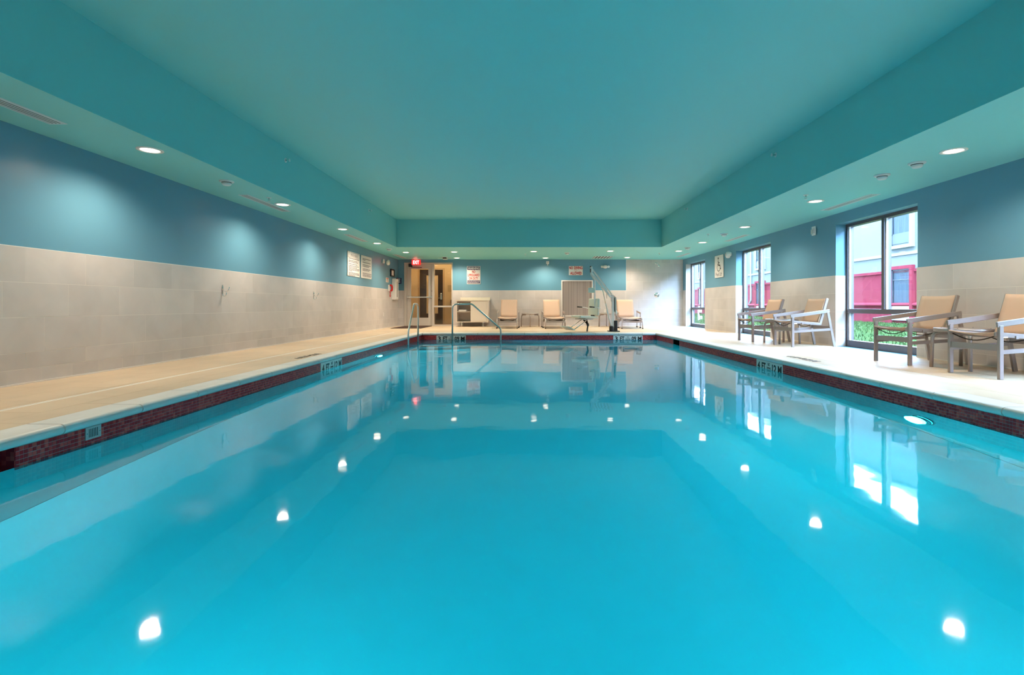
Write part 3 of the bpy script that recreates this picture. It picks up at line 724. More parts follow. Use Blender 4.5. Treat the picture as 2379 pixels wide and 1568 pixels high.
# ------------------------------------------------------------------ end wall fittings
t = thing('exit_sign', 'lit red EXIT sign above the entrance door', 'exit sign', (-3.87, YB - .16, 2.19))
MB().box((0, 0, 0), (.31, .05, .185), bevel=.02, seg=3).build('housing', M_EXIT, t)
link('lettering', textmesh('EXIT', .21, .125, M_EXITW, .03), t, (0, -.026, 0), ROT_BACK)
MB().box((0, 0, .095), (.12, .05, .012)).build('canopy', M_WHITE, t)
ld = bpy.data.lights.new('exit_glow', 'POINT'); ld.energy = 1.2; ld.color = (1, .06, .04); ld.shadow_soft_size = .06
lo = bpy.data.objects.new('glow', ld); C.objects.link(lo); lo.parent = t; lo.location = (0, -.12, .03)
t = thing('ceiling_sensor', 'black and white ceiling device on the soffit beside the exit sign', 'sensor', (-2.78, 16.75, SOF))
MB().lathe([(.10, 0), (.10, -.008), (.0, -.010)], 20).build('plate', M_WHITE, t); MB().box((0, 0, -.03), (.12, .10, .045), bevel=.01).build('body', M_BLACK, t); MB().box((.02, 0, -.062), (.15, .12, .022), bevel=.008).build('visor', M_WHITE, t)
for s in (-1, 1): MB().tube([(s * .07, 0, -.03), (s * .22, 0, -.03)], .006, 6).build('arm', M_STEEL, t)

def onback(mb, name, m, t, x, z, d=0.): return mb.build(name, m, t, (x, -d, z))
t = thing('warning_sign', 'white sign reading WARNING NO LIFEGUARD ON DUTY in red and navy', 'sign', (-1.917, YB, 1.763))
MB().box((0, -.004, 0), (.466, .008, .626), bevel=.003).build('board', M_PAPER, t)
MB().box((0, -.009, .235), (.43, .002, .115)).build('header_band', M_INKB, t); MB().box((0, -.009, -.235), (.43, .002, .11)).build('footer_band', M_INKB, t)
link('lettering', textmesh('WARNING', .40, .085, M_PAPER, .03), t, (0, -.0105, .235), ROT_BACK)
for s, w_, z in (('NO', .11, .115), ('LIFEGUARD', .405, .0), ('ON DUTY', .32, -.112)): link('lettering', textmesh(s, w_, .092, M_INKR, .03), t, (0, -.009, z), ROT_BACK)
for k in range(3):
    x = -.2
    while x < .17:
        l = random.uniform(.025, .07); link('print_line', boxmesh('print', (l, .001, .012), M_PAPER), t, (x + l / 2, -.0108, -.205 - .03 * k)); x += l + .012
t = thing('no_diving_sign', 'white sign reading NO DIVING ALLOWED in red letters', 'sign', (1.62, YB, 1.918))
MB().box((0, -.004, 0), (.484, .008, .317), bevel=.003).build('board', M_PAPER, t)
link('lettering', textmesh('NO', .125, .10, M_INKR, .04), t, (-.165, -.009, .095), ROT_BACK); link('lettering', textmesh('DIVING', .285, .10, M_INKR, .04), t, (.085, -.009, .095), ROT_BACK); link('lettering', textmesh('ALLOWED', .40, .10, M_INKR, .04), t, (.005, -.009, -.09), ROT_BACK)
MB().lathe([(.034, 0), (.04, 0), (.04, .001), (.034, .001), (.034, 0)], 20, Matrix.Rotation(R(90), 4, 'X')).build('prohibition_ring', M_INKR, t, (0, -.009, .003))
MB().bar((-.025, -.0095, .027), (.025, -.0095, -.02), .006, .001).build('prohibition_bar', M_INKR, t)

def emergency_light(name, label, loc, rz):
    t = thing(name, label, 'emergency light', loc, rz)
    MB().lathe([(0, 0), (.055, .0), (.06, .02), (.05, .055), (.03, .07), (0, .075)], 20, Matrix.Diagonal((2.1, 1, 1, 1)).__matmul__(Matrix()) if False else Matrix.Rotation(R(90), 4, 'X') @ Matrix.Diagonal((1.5, 1, 1, 1))).build('body', M_WHITE, t)
    for s in (-1, 1): MB().lathe([(.036, 0), (.042, .02), (.038, .05), (0, .056)], 16, Matrix.Rotation(R(90), 4, 'X')).build('lamp_head', M_WHITE, t, (s * .105, -.012, .002), (0, 0, R(18) * s))
    return t
emergency_light('emergency_light', 'white twin head emergency light on the end wall right of the no diving sign', (2.635, YB, 2.05), 0)
t = thing('horn_strobe', 'small white horn strobe on the end wall under a downlight', 'alarm', (.645, YB, 2.185))
MB().box((0, -.02, .01), (.10, .04, .10), bevel=.008).build('body', M_WHITE, t); MB().box((0, -.045, .02), (.05, .02, .035), bevel=.006).build('strobe_lens', mat('clear_strobe', (.75, .72, .7), .2), t); MB().tube([(0, -.02, -.04), (0, -.02, -.09)], .012, 8).build('test_key', M_WHITE, t)
def outlet(label, loc, rot):
    t = thing('wall_outlet', label, 'outlet', loc); t.rotation_euler = (0, 0, rot)
    MB().box((0, -.004, 0), (.072, .008, .115), bevel=.003).build('cover_plate', M_WHITE, t)
    for z in (-.025, .025): MB().box((0, -.009, z), (.03, .003, .034), bevel=.001).build('socket', M_PAPER, t)
outlet('white wall outlet behind the side table by the pool lift', (2.63, YB, .52), 0)
outlet('white wall outlet low on the left wall near the phone', (XL, 15.84, .43), R(90))
# vertical louvre panel
t = thing('louvre_panel', 'taupe vertical slat panel in a white frame on the end wall', 'panel', (1.662, YB, .958))
W_, H_ = 1.088, 1.252
f = MB()
for s in (-1, 1): f.box((s * (W_ / 2 - .018), -.02, 0), (.036, .04, H_)); f.box((0, -.02, s * (H_ / 2 - .018)), (W_ - .072, .04, .036))
f.build('frame', M_WMETAL, t); MB().box((0, -.004, 0), (W_ - .07, .006, H_ - .07)).build('backing', mat('grille_backing', (.20, .17, .16), .8), t)
n = 34
for k in range(n):
    sl = link('slat', boxmesh('louvre_slat', ((W_ - .075) / n * .9, .006, H_ - .076), M_LOUVER), t, (-W_ / 2 + .0375 + (W_ - .075) * (k + .5) / n, -.014, 0), (0, 0, R(16)))
# shower
t = thing('wall_shower', 'chrome shower head high on the tiled end wall', 'shower', (4.40, YB, 2.17))
MB().lathe([(.03, 0), (.028, .008), (.012, .012)], 16, Matrix.Rotation(R(90), 4, 'X')).build('flange', M_CHROME, t)
MB().tube(fillet([(0, 0, 0), (.01, -.09, .02), (.04, -.16, -.06)], .05), .009, 8).build('arm', M_CHROME, t)
MB().lathe([(.012, .03), (.018, 0), (.036, -.035), (.036, -.045), (0, -.045)], 18, Matrix.Translation((.045, -.175, -.085)) @ Matrix.Rotation(R(-30), 4, 'X')).build('spray_head', M_CHROME, t)
t = thing('shower_valve', 'round chrome shower valve on the tiled end wall', 'shower valve', (4.425, YB, 1.07))
MB().lathe([(.088, 0), (.086, .008), (.05, .014), (0, .016)], 28, Matrix.Rotation(R(90), 4, 'X')).build('escutcheon', M_CHROME, t)
MB().lathe([(.036, .01), (.034, .05), (.02, .06), (0, .06)], 20, Matrix.Rotation(R(90), 4, 'X')).build('handle_hub', M_CHROME, t); MB().bar((0, -.05, 0), (.03, -.055, -.07), .016, .014).build('lever', M_CHROME, t)

# towel cabinet
t = thing('towel_cabinet', 'pale towel cabinet with open shelves and a sliding door by the entrance', 'cabinet', (-1.90, 17.28, 0))
x0, x1, y0, y1 = -.535, .535, -.28, .28
c = MB(); T = .022
c.b2((x0, y0, .146), (x1, y1, .146 + T)); c.b2((x0, y0, .85), (x1, y1, .873)); c.b2((x0, y0, .168), (x0 + T, y1, .85)); c.b2((x1 - .06, y0, .168), (x1, y1, .85)); c.b2((x0, y1 - .01, .168), (x1, y1, .85)); c.b2((-.055, y0 + .02, .168), (-.035, y1, .85))
c.build('body', M_LAM, t)
MB().b2((x0 + T, y0 + .02, .49), (-.055, y1 - .01, .508)).build('shelf', M_LAM, t)
MB().b2((-.055, y0 - .012, .172), (x1 - .062, y0 + .006, .846)).build('door', M_LAM, t)
MB().b2((x0 - .01, y0 - .02, .873), (x1 + .01, y1, .893)).build('top', M_SOLID, t)
MB().b2((x0 + .07, y1 - .03, .893), (x1 + .02, y1, .99)).build('backsplash', M_SOLID, t)
for x in (-.36, .36):
    for y in (-.2, .2): MB().lathe([(.022, .146), (.018, .02), (.024, .018), (.024, 0), (0, 0)], 12).build('leg', M_CHROME, t, (x, y, 0))
t = tag(MB().box((-2.24, 17.2, .508 + .03), (.26, .26, .06), bevel=.022, seg=3).build('folded_towel', M_TOWEL), 'folded white towel on the open shelf of the cabinet', 'towel')

# door mat
mm = thing('door_mat', 'dark brown rubber mat lying before the entrance door', 'mat', (-3.8, 16.53, 0))
MB().b2((-.45, -.82, 0), (.45, .82, .012), bevel=.004).build('mat_field', M_MAT, mm)
q = MB()
for s in (-1, 1): q.b2((s * .45, -.84, 0), (s * .48, .84, .008)); q.b2((-.45, s * .82, 0), (.45, s * .84, .008))
q.build('mat_border', M_BLACK, mm)

# ------------------------------------------------------------------ left wall fittings
def board(label, yc, title):
    t = thing('pool_rules_board', label, 'sign', (XL, yc, 1.768), R(90))
    MB().box((0, -.004, 0), (.92, .008, .62), bevel=.003).build('board', M_PAPER, t)
    rr = random.Random(5 if title else 9); ink = M_INKG if title else M_INKP
    def line(z, xa, xb):
        x = xa
        while x < xb:
            l = min(rr.uniform(.03, .11), xb - x); link('print_line', boxmesh('print', (round(l, 2) + .002, .001, .019), ink), t, (x + l / 2, -.0085, z)); x += l + .018
    if title:
        link('lettering', textmesh('POOL RULES', .5, .06, M_INKG, .0), t, (.03, -.008, .225), ROT_BACK)
        for z, xa, xb in ((.285, -.44, -.28), (.285, -.22, .43), (.172, -.44, .43)): MB().b2((xa, -.009, z), (xb, -.008, z + .006)).build('rule_line', M_INKG, t)
        for z, xb in ((.14, .40), (.085, .25), (.052, .30), (.0, .28), (-.045, .36), (-.08, .22), (-.112, .42), (-.145, .40), (-.178, -.12), (-.225, .40), (-.258, .42), (-.29, .1)): line(z, -.37, xb)
    else:
        for z, xb in ((.225, .36), (.19, -.1), (.125, .36), (.055, .36), (.018, .2), (-.055, .36), (-.09, .24), (-.175, .42), (-.215, .43), (-.25, .41)): line(z, -.33, xb)
    for x in (-.44, .44):
        for z in (-.29, .29): MB().lathe([(0, .001), (.008, .001), (.009, 0)], 8, Matrix.Rotation(R(90), 4, 'X')).build('screw', M_STEEL, t, (x, -.008, z))
board('white board headed POOL RULES on the left wall', 13.14, True)
board('white rules board with purple print beside the pool rules heading board', 14.165, False)
t = thing('alarm_strobe', 'small white rectangular strobe on the left wall near the soffit', 'alarm', (XL, 15.77, 2.085), R(90))
MB().box((0, -.02, 0), (.11, .04, .125), bevel=.008).build('body', M_WHITE, t); MB().box((.01, -.048, -.02), (.05, .018, .05), bevel=.006).build('strobe_lens', MATS['clear_strobe'], t)
def teardrop(label, loc, rz):
    t = thing('wall_emergency_lamp', label, 'emergency light', loc, rz)
    MB().lathe([(0, .10), (.05, .098), (.085, .07), (.09, .03), (.08, 0)], 20, Matrix.Rotation(R(90), 4, 'X')).build('dome', M_WHITE, t, (-.03, 0, 0))
    MB().lathe([(0, .07), (.05, .065), (.06, .03), (.055, 0)], 16, Matrix.Rotation(R(90), 4, 'X')).build('nose', M_WHITE, t, (.07, 0, .015))
    MB().lathe([(.05, .098), (.045, .104), (0, .104)], 16, Matrix.Rotation(R(90), 4, 'X')).build('lens', MATS['clear_strobe'], t, (-.03, 0, 0))
teardrop('white rounded emergency lamp on the left wall near the door', (XL, 16.24, 2.08), R(90))
teardrop('white rounded emergency lamp on the right wall beside the pool lift sign', (XR, 13.48, 2.055), R(-90))
t = thing('alarm_strobe', 'white strobe alarm on the right wall between two windows', 'alarm', (XR, 9.48, 2.10), R(-90))
MB().box((0, -.015, 0), (.12, .03, .17), bevel=.012, seg=3).build('body', M_WHITE, t); MB().box((-.025, -.04, -.015), (.045, .022, .09), bevel=.008).build('strobe_lens', MATS['clear_strobe'], t)
for k in range(4): MB().box((.035, -.031, -.035 + .024 * k), (.012, .002, .014)).build('fire_mark', M_RED, t)
t = thing('framed_notice', 'black framed notice on the left wall above the white cabinet', 'frame', (XL, 16.84, 1.788), R(90))
f = MB()
for s in (-1, 1): f.box((s * .19, -.015, 0), (.06, .03, .25), bevel=.006); f.box((0, -.015, s * .105), (.34, .03, .04), bevel=.006)
f.build('frame', M_BLACK, t); MB().box((0, -.008, 0), (.33, .004, .19)).build('notice', M_PAPER, t)
t = thing('phone_notice', 'small white notice above the red wall phone', 'sign', (XL, 16.25, 1.525), R(90))
MB().box((0, -.003, 0), (.30, .006, .15)).build('board', M_PAPER, t); MB().box((0, -.0065, .045), (.22, .001, .025)).build('heading', M_INKR, t); MB().box((-.02, -.0065, .005), (.07, .001, .03)).build('pictogram', M_INKK, t)
for k in range(2): MB().box((0, -.0065, -.03 - .02 * k), (.2, .001, .008)).build('print_line', M_INKR, t)
t = thing('wall_phone', 'red emergency wall phone with a hanging cord', 'phone', (XL, 16.38, 1.275), R(90))
MB().box((0, -.025, 0), (.10, .05, .20), bevel=.012).build('wall_plate', M_WHITE, t)
q = MB(); q.box((.01, -.085, .085), (.10, .06, .065), bevel=.018, seg=3); q.box((.01, -.095, -.085), (.10, .055, .065), bevel=.018, seg=3); q.tube([(.01, -.105, .09), (.01, -.12, .03), (.01, -.12, -.03), (.01, -.115, -.09)], .03, 10)
q.build('handset', M_RED, t)
pts = [(.01, -.08, -.11)] + [(.01 + .045 * math.sin(a), -.06, -.2 - .07 * math.cos(a * .5 + .0) * 0 - .09 * (1 - math.cos(a)) / 2) for a in [k * math.pi / 8 for k in range(17)]] + [(.0, -.045, -.1)]
MB().tube(pts, .009, 6).build('cord', M_RED, t)
t = thing('extinguisher_cabinet', 'white steel wall cabinet with a narrow glass slot beside the phone', 'cabinet', (XL, 16.98, 1.25), R(90))
MB().box((0, -.06, 0), (.36, .12, .70), bevel=.006).build('body', M_WMETAL, t)
d = MB().box((0, -.124, 0), (.34, .012, .66), bevel=.004).build('door', M_WMETAL, t)
MB().box((0, -.131, 0), (.05, .003, .52)).build('slot_window', M_DARK, d); MB().box((0, -.137, -.02), (.022, .012, .12), bevel=.004).build('pull_handle', M_STEEL, d)
t = thing('flag_sign', 'small navy projecting sign above the white wall cabinet', 'sign', (XL, 17.36, 1.55), 0)
MB().box((.09, 0, 0), (.18, .012, .20), bevel=.003).build('panel', mat('navy_panel', (.02, .035, .13), .4), t); MB().box((.006, .0, 0), (.012, .06, .2)).build('bracket', MATS['navy_panel'], t)
for z, w_ in ((.06, .05), (.01, .04), (-.04, .05)): MB().box((.09, -.007, z), (w_ * 1.8, .001, .03)).build('print_mark', M_PAPER, t)
MB().box((.05, -.007, .085), (.03, .001, .02)).build('print_mark', M_INKR, t)
def hook(label, y, z):
    t = thing('towel_hook', label, 'hook', (XL, y, z), R(90))
    MB().box((0, -.006, 0), (.022, .012, .10), bevel=.003).build('back_plate', M_CHROME, t)
    MB().tube(fillet([(0, -.008, .02), (0, -.02, -.01), (.0, -.08, -.02), (0, -.11, .05)], .03), .0055, 8).build('upper_prong', M_CHROME, t)
    MB().tube(fillet([(0, -.008, -.045), (0, -.012, -.085), (0, -.055, -.085), (0, -.065, -.03)], .03), .0055, 8).build('lower_prong', M_CHROME, t)
    MB().tube([(0, -.008, .08), (0, -.012, .0)], [.007, .011], 8).build('stem', M_CHROME, t)
hook('chrome double towel hook on the left wall tiles, nearer the camera', 7.51, .93)
hook('chrome double towel hook on the left wall tiles, below the rules boards', 10.69, .92)

# ------------------------------------------------------------------ right wall sign
t = thing('pool_lift_sign', 'white Pool Lift sign with wheelchair symbol between two windows', 'sign', (XR, 14.23, 1.805), R(-90))
MB().box((0, -.006, 0), (.64, .012, .62), bevel=.003).build('board', M_PAPER, t)
link('lettering', textmesh('Pool Lift', .46, .11, M_INKG, .0), t, (-.01, -.012, -.22), ROT_BACK)
sy = MB()
def disc(cx, cz, r): sy.lathe([(0, 0), (r, 0), (r, .001), (0, .001)], 16, Matrix.Translation((cx, -.012, cz)) @ Matrix.Rotation(R(90), 4, 'X'))
def stroke(p, q_, w_): sy.bar((p[0], -.0125, p[1]), (q_[0], -.0125, q_[1]), w_, .001, up=(0, 1, 0))
disc(-.05, .225, .034)
stroke((-.05, .17), (-.04, .03), .04); stroke((-.045, .1), (.05, .1), .026); stroke((-.04, .03), (.07, .03), .036); stroke((.07, .04), (.115, -.08), .034); stroke((.11, -.08), (.15, -.065), .026)
prev = None
for k in range(19):
    a = R(110 + k * 14.5); p = (-.02 + .10 * math.cos(a) * 1.15, -.03 + .105 * math.sin(a))
    if prev: stroke(prev, p, .018)
    prev = p
sy.build('wheelchair_symbol', M_INKK, t)

# ------------------------------------------------------------------ pool handrails
def rail(label, loc, rz, span, flat):
    t = thing('pool_handrail', label, 'handrail', loc, rz)
    h = .745 - loc[2]; lo_ = .12 - loc[2]
    MB().tube(fillet([(0, 0, 0), (0, 0, h), (flat, 0, h), (span, 0, lo_), (span, 0, 0)], .13, 8), .021, 14).build('tube', M_RAIL, t)
    for x in (0, span): MB().lathe([(.05, 0), (.05, .012), (.03, .03), (.022, .03)], 18).build('escutcheon', M_RAIL, t, (x, 0, 0))
rail('bent steel handrail beside the red mosaic at the left pool corner', (-2.70, 12.35, -.62), R(-91), .93, .40)
rail('bent steel handrail standing before the far pool wall', (-1.95, 12.93, -.62), 0, 1.23, .50)

# ------------------------------------------------------------------ armchairs and side tables on the right
def armchair(label):
    t = thing('armchair', label, 'chair', group='armchairs under the windows')
    W = .255
    for s in (-1, 1):
        MB().bar((.38, s * W, 0), (.38, s * W, .515), .045, .03, up=(0, 1, 0), bevel=.004).build('front_leg', M_ALU, t)
        MB().bar((-.38, s * W, 0), (-.255, s * W, .60), .045, .03, up=(0, 1, 0), bevel=.004).build('rear_leg', M_ALU, t)
        MB().bar((.42, s * W, .522), (-.29, s * W, .615), .02, .055, up=(0, 0, 1), bevel=.004).build('armrest', M_ALU, t)
        MB().bar((.37, s * W, .262), (-.325, s * W, .30), .04, .02, up=(0, 1, 0)).build('side_stretcher', M_ALU, t)
        MB().bar((.42, s * .235, .432), (-.13, s * .235, .388), .045, .022, up=(0, 1, 0), bevel=.004).build('seat_rail', M_ALU, t)
        MB().bar((-.125, s * .235, .37), (-.265, s * .235, .83), .045, .022, up=(0, 1, 0), bevel=.004).build('back_rail', M_ALU, t)
        MB().tube([(.38, s * .25, .40), (.30, s * .25, .40)], .006, 6).build('bolt', M_STEEL, t)
    MB().bar((.38, -W, .30), (.38, W, .30), .06, .022, up=(1, 0, 0)).build('front_rail', M_ALU, t)
    MB().bar((-.315, -W, .33), (-.315, W, .33), .05, .022, up=(1, 0, 0)).build('rear_rail', M_ALU, t)
    MB().bar((.20, -.26, .40), (.20, .26, .40), .03, .03).build('seat_crossbar', M_ALU, t)
    for x in (.39, .0):
        MB().tube([(x, -.22 + .44 * k / 12, .415 - .055 * math.sin(math.pi * k / 12) - (.02 if x < .1 else 0)) for k in range(13)], .006, 6).build('strap', M_BLACK, t)
    rows = []
    for i in range(9):
        u = i / 8; row = []
        for j in range(9):
            v = (j / 8 - .5); sag = -.018 * (1 - (2 * v) ** 2)
            row.append((.425 - .555 * u, v * .46, .452 - .045 * u + sag + (-.012 * math.sin(math.pi * u))))
        rows.append(row)
    MB().sheet(rows, .012).build('seat_sling', M_SLING, t)
    rows = []
    for i in range(9):
        u = i / 8; row = []
        for j in range(9):
            v = (j / 8 - .5); sag = .02 * (1 - (2 * v) ** 2)
            row.append((-.105 - .14 * u - sag, v * .455, .40 + .425 * u - (.008 * (1 - (2 * v) ** 2) if i == 8 else 0)))
        rows.append(row)
    MB().sheet(rows, .012).build('back_sling', M_SLING, t)
    return t
CH = [(4.69, 10.14, 'tan sling armchair before the middle window, farther of the far pair', 186), (4.83, 8.92, 'tan sling armchair of the far pair standing against the tiled pier', 186),
      (4.84, 6.28, 'tan sling armchair beside the near window', 186), (4.84, 5.13, 'tan sling armchair cut off by the right picture edge', 186)]
ch0 = armchair(CH[0][2]); ch0.location = (CH[0][0], CH[0][1], 0); ch0.rotation_euler = (0, 0, R(CH[0][3]))
for x, y, l, a in CH[1:]: dup(ch0, (x, y, 0), R(a), l)
def side_table(label):
    t = thing('side_table', label, 'table', group='round side tables')
    MB().lathe([(0, .455), (.275, .455), (.285, .45), (.285, .415), (.275, .41), (0, .41)], 32).build('table_top', M_ALU, t)
    for k in range(4):
        a = R(45 + 90 * k); c_, s_ = math.cos(a), math.sin(a)
        MB().tube(fillet([(.14 * c_, .14 * s_, .398), (.29 * c_, .29 * s_, .395), (.30 * c_, .30 * s_, 0)], .13, 8), .019, 10).build('leg', M_ALU, t)
    for k in range(4):
        a = R(20 + 90 * k); MB().lathe([(0, .4585), (.006, .458), (.007, .455)], 8).build('screw_cap', M_BLACK, t, (.22 * math.cos(a), .22 * math.sin(a), 0))
    return t
TB = [(4.88, 5.68, 'round taupe side table between the near pair of armchairs', 12), (4.74, 9.53, 'round taupe side table between the far pair of armchairs', 12), (.04, 17.12, 'round taupe side table between the two left lounge chairs', 45), (2.66, 17.12, 'round taupe side table behind the pool lift', 45)]
tb0 = side_table(TB[0][2]); tb0.location = (TB[0][0], TB[0][1], 0); tb0.rotation_euler = (0, 0, R(TB[0][3]))
for x, y, l, a in TB[1:]: dup(tb0, (x, y, 0), R(a), l)

# ------------------------------------------------------------------ lounge chairs at the far end (local +x points to the feet)
def lounger(label):
    t = thing('lounge_chair', label, 'lounge chair', group='lounge chairs at the far wall')
    W = .30; hx = -.55
    for s in (-1, 1):
        MB().bar((hx, s * (W - .02), .315), (.86, s * (W - .02), .315), .04, .022, up=(0, 1, 0)).build('side_rail', M_ALU, t)
        MB().tube([(.85, s * W, .31), (.88, s * (W + .012), .03)], .014, 8).build('front_leg', M_ALU, t)
        MB().lathe([(0, 0), (.018, .004), (.02, .02), (.014, .034), (0, .036)], 10).build('foot_glide', M_BLACK, t, (.88, s * (W + .012), 0))
        MB().bar((.25, s * (W + .045), .03), (.25, s * (W + .045), .46), .05, .022, up=(0, 1, 0)).build('arm_post', M_ALU, t)
        MB().bar((-.42, s * (W + .045), .03), (-.42, s * (W + .045), .50), .05, .022, up=(0, 1, 0)).build('arm_post', M_ALU, t)
        for x in (.25, -.42): MB().lathe([(0, 0), (.03, .004), (.032, .02), (.02, .032), (0, .032)], 12).build('foot_glide', M_BLACK, t, (x, s * (W + .045), 0))
        MB().bar((.30, s * (W + .045), .465), (-.47, s * (W + .045), .52), .02, .05).build('armrest', M_ALU, t)
        MB().bar((.25, s * (W + .03), .22), (-.42, s * (W + .03), .24), .035, .02, up=(0, 1, 0)).build('side_stretcher', M_ALU, t)
        MB().bar((.84, s * W, .30), (.30, s * (W + .03), .20), .02, .02, up=(0, 1, 0)).build('brace', M_ALU, t)
        MB().bar((hx + .02, s * (W - .035), .32), (-.86, s * (W - .035), .90), .04, .022, up=(0, 1, 0)).build('back_rail', M_ALU, t)
        MB().bar((.84, s * (W - .01), .21), (.80, s * (W - .10), .30), .016, .016, up=(0, 1, 0)).build('corner_brace', M_ALU, t)
    MB().bar((.86, -W, .215), (.86, W, .215), .05, .022, up=(1, 0, 0)).build('front_rail', M_ALU, t)
    MB().bar((-.42, -W, .24), (-.42, W, .24), .04, .022, up=(1, 0, 0)).build('rear_rail', M_ALU, t)
    MB().bar((-.855, -.26, .885), (-.855, .26, .885), .03, .02, up=(1, 0, 0)).build('back_top_rail', M_ALU, t)
    rows = [[(.88 - 1.42 * i / 8, (j / 8 - .5) * .56, .345 - .03 * (1 - (j / 4 - 1) ** 2)) for j in range(9)] for i in range(9)]
    MB().sheet(rows, .012).build('seat_sling', M_SLING, t)
    rows = [[(hx + .04 - .31 * i / 8 - .025 * (1 - (j / 4 - 1) ** 2), (j / 8 - .5) * .545, .335 + .565 * i / 8) for j in range(9)] for i in range(9)]
    MB().sheet(rows, .012).build('back_sling', M_SLING, t)
    rows = [[(.8 - .9 * i / 6, (j / 8 - .5) * .5, .27 - .05 * (1 - (j / 4 - 1) ** 2)) for j in range(9)] for i in range(7)]
    MB().sheet(rows, .008).build('under_sling', M_BLACK, t)
    return t
LG = [(-.672, 16.38, 'tan lounge chair beside the towel cabinet, left of the three', -90), (.78, 16.38, 'tan lounge chair before the slatted panel, middle of the three', -88), (3.17, 16.24, 'tan lounge chair between the pool lift and the shower', -93)]
lg0 = lounger(LG[0][2]); lg0.location = (LG[0][0], LG[0][1], 0); lg0.rotation_euler = (0, 0, R(LG[0][3]))
for x, y, l, a in LG[1:]: dup(lg0, (x, y, 0), R(a), l)

# ------------------------------------------------------------------ pool lift
LX, LY = 2.28, 13.87
pl = thing('pool_lift', 'white pool lift with suspended cream seat, footrest and raised twin arm', 'pool lift', (LX, LY, 0))
MB().box((.03, 0, .012), (.30, .30, .024), bevel=.008).build('base_plate', M_BLACK, pl)
MB().lathe([(0, 0), (.055, 0), (.06, .03), (.06, .10), (.045, .13), (0, .13)], 18).build('base_socket', M_BLACK, pl, (-.04, -.06, .02))
MB().box((.01, 0, .50), (.07, .07, .98), bevel=.008).build('mast', M_WMETAL, pl)
MB().box((.085, .02, .155), (.09, .14, .29), bevel=.01).build('battery_box', M_BLACK, pl)
MB().box((.075, .02, .74), (.05, .09, .42), bevel=.008).build('control_column', mat('grey_green_casing', (.42, .48, .44), .45), pl)
MB().box((.055, -.01, .74), (.012, .07, .36)).build('column_strip', M_BLACK, pl)
MB().box((.10, .02, .52), (.05, .08, .10), bevel=.01).build('control_box', M_WHITE, pl)
MB().lathe([(0, .02), (.014, .018), (.016, 0)], 12).build('stop_button', M_RED, pl, (.05, 0, .955))
MB().box((-.02, -.02, .92), (.05, .09, .20), bevel=.01).build('pivot_bracket', M_PINK, pl)
hd = (-.585, -.02, 1.66)
for s in (-.045, .045):
    MB().bar((-.05, -.02 + s, .965 - .03), (-.56, -.02 + s, 1.58), .045, .03, up=(0, 1, 0)).build('lower_arm', M_WMETAL, pl)
    MB().bar((-.03, -.02 + s, 1.02), (-.555, -.02 + s, 1.70), .026, .022, up=(0, 1, 0)).build('upper_arm', M_WMETAL, pl)
MB().box((-.575, -.02, 1.665), (.045, .13, .21), bevel=.012).build('head_bracket', M_WMETAL, pl)
MB().lathe([(0, .03), (.02, .028), (.024, .0)], 12).build('head_cap', M_DARK, pl, (-.60, -.02, 1.755)); MB().box((-.605, -.02, 1.66), (.02, .08, .10), bevel=.006).build('head_joint', M_DARK, pl)
# telescopic actuator
MB().tube([(-.285, -.02, 1.19), (-.19, -.02, .74)], .012, 10).build('actuator_rod', M_STEEL, pl); MB().tube([(-.19, -.02, .76), (-.035, -.02, .10)], .026, 12).build('actuator_tube', M_WMETAL, pl)
MB().lathe([(0, .03), (.025, .02), (.028, -.02), (0, -.03)], 12).build('actuator_end', M_WHITE, pl, (-.285, -.02, 1.19))
MB().tube([(-.17, -.05, 1.10), (-.165, -.05, .90)], .006, 6).build('hanging_cable', M_BLACK, pl)
MB().tube(fillet([(-.59, -.02, 1.56), (-.49, -.02, 1.40), (-.485, -.02, .80), (-.47, -.02, .36), (-.62, -.10, .33)], .08), .02, 12).build('seat_hanger', M_WMETAL, pl)
hr = MB().box((-.575, -.06, 1.12), (.20, .06, .14), bevel=.022, seg=3).build('headrest', M_CREAM, pl)
SA = R(180 + 35)     # seat faces to the picture's left and a little to the camera
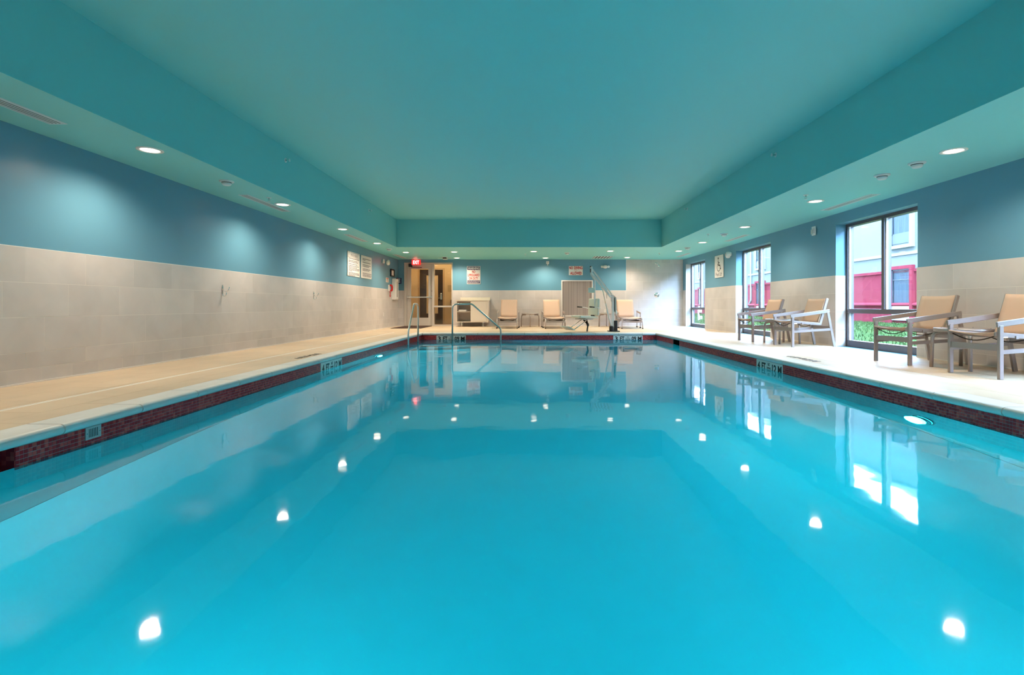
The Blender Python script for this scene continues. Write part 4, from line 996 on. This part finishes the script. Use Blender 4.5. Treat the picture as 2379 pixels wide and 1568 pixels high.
se = Matrix.Translation((-.63, -.05, 0)) @ Matrix.Rotation(SA, 4, 'Z')
def sb(c, d, bev, m, nm, rot=None):
    M = se @ Matrix.Translation(c)
    if rot: M = M @ Matrix.Rotation(R(rot), 4, 'Y')
    return MB().box((0, 0, 0), d, M=M, bevel=bev, seg=3).build(nm, m, pl)
sb((-.16, 0, .665), (.07, .42, .47), .03, M_CREAM, 'seat_back', -4)
sb((.15, 0, .395), (.56, .44, .07), .03, M_CREAM, 'seat_pan', -3)
sb((.44, 0, .415), (.10, .42, .06), .028, M_CREAM, 'seat_lip', 10)
sb((-.12, 0, .43), (.06, .12, .04), .008, M_BLACK, 'seat_hinge')
P = lambda *v: tuple(se @ Vector(v))
for s in (-1, 1):
    MB().tube(fillet([P(-.16, s * .2, .66), P(-.18, s * .25, .63), P(-.02, s * .255, .655), P(.10, s * .25, .665)], .04), .011, 8).build('arm_tube', M_WHITE, pl)
    MB().tube([P(.06, s * .25, .664), P(.22, s * .25, .672)], .019, 10).build('arm_grip', mat('brown_grip', (.05, .04, .03), .6), pl)
MB().box((0, 0, 0), (.30, .40, .03), M=se @ Matrix.Translation((.2, 0, .345)), bevel=.006, seg=1).build('seat_frame', M_GREYM, pl)
for s in (-.12, .12): MB().tube(fillet([P(.14, s, .35), P(.34, s, .24), P(.66, s, .07)], .08), .012, 8).build('footrest_tube', M_STEEL, pl)
MB().box((0, 0, 0), (.24, .36, .025), M=se @ Matrix.Translation((.78, 0, .115)) @ Matrix.Rotation(R(-24), 4, 'Y'), bevel=.008, seg=2).build('footplate', M_CREAM, pl)
bl = MB()
for a, b in (((-.02, -.16, .33), (.03, -.05, .20)), ((.10, -.16, .34), (.03, -.05, .20)), ((.03, -.05, .20), (.06, -.06, .19))): bl.bar(P(*a), P(*b), .045, .006, up=(0, 1, 0))
bl.bar(P(.03, -.05, .22), P(.035, -.03, .15), .06, .03, up=(0, 1, 0)); bl.bar(P(.03, -.04, .16), P(.05, -.05, .0), .04, .005, up=(0, 1, 0))
bl.build('safety_belt', M_BLACK, pl)
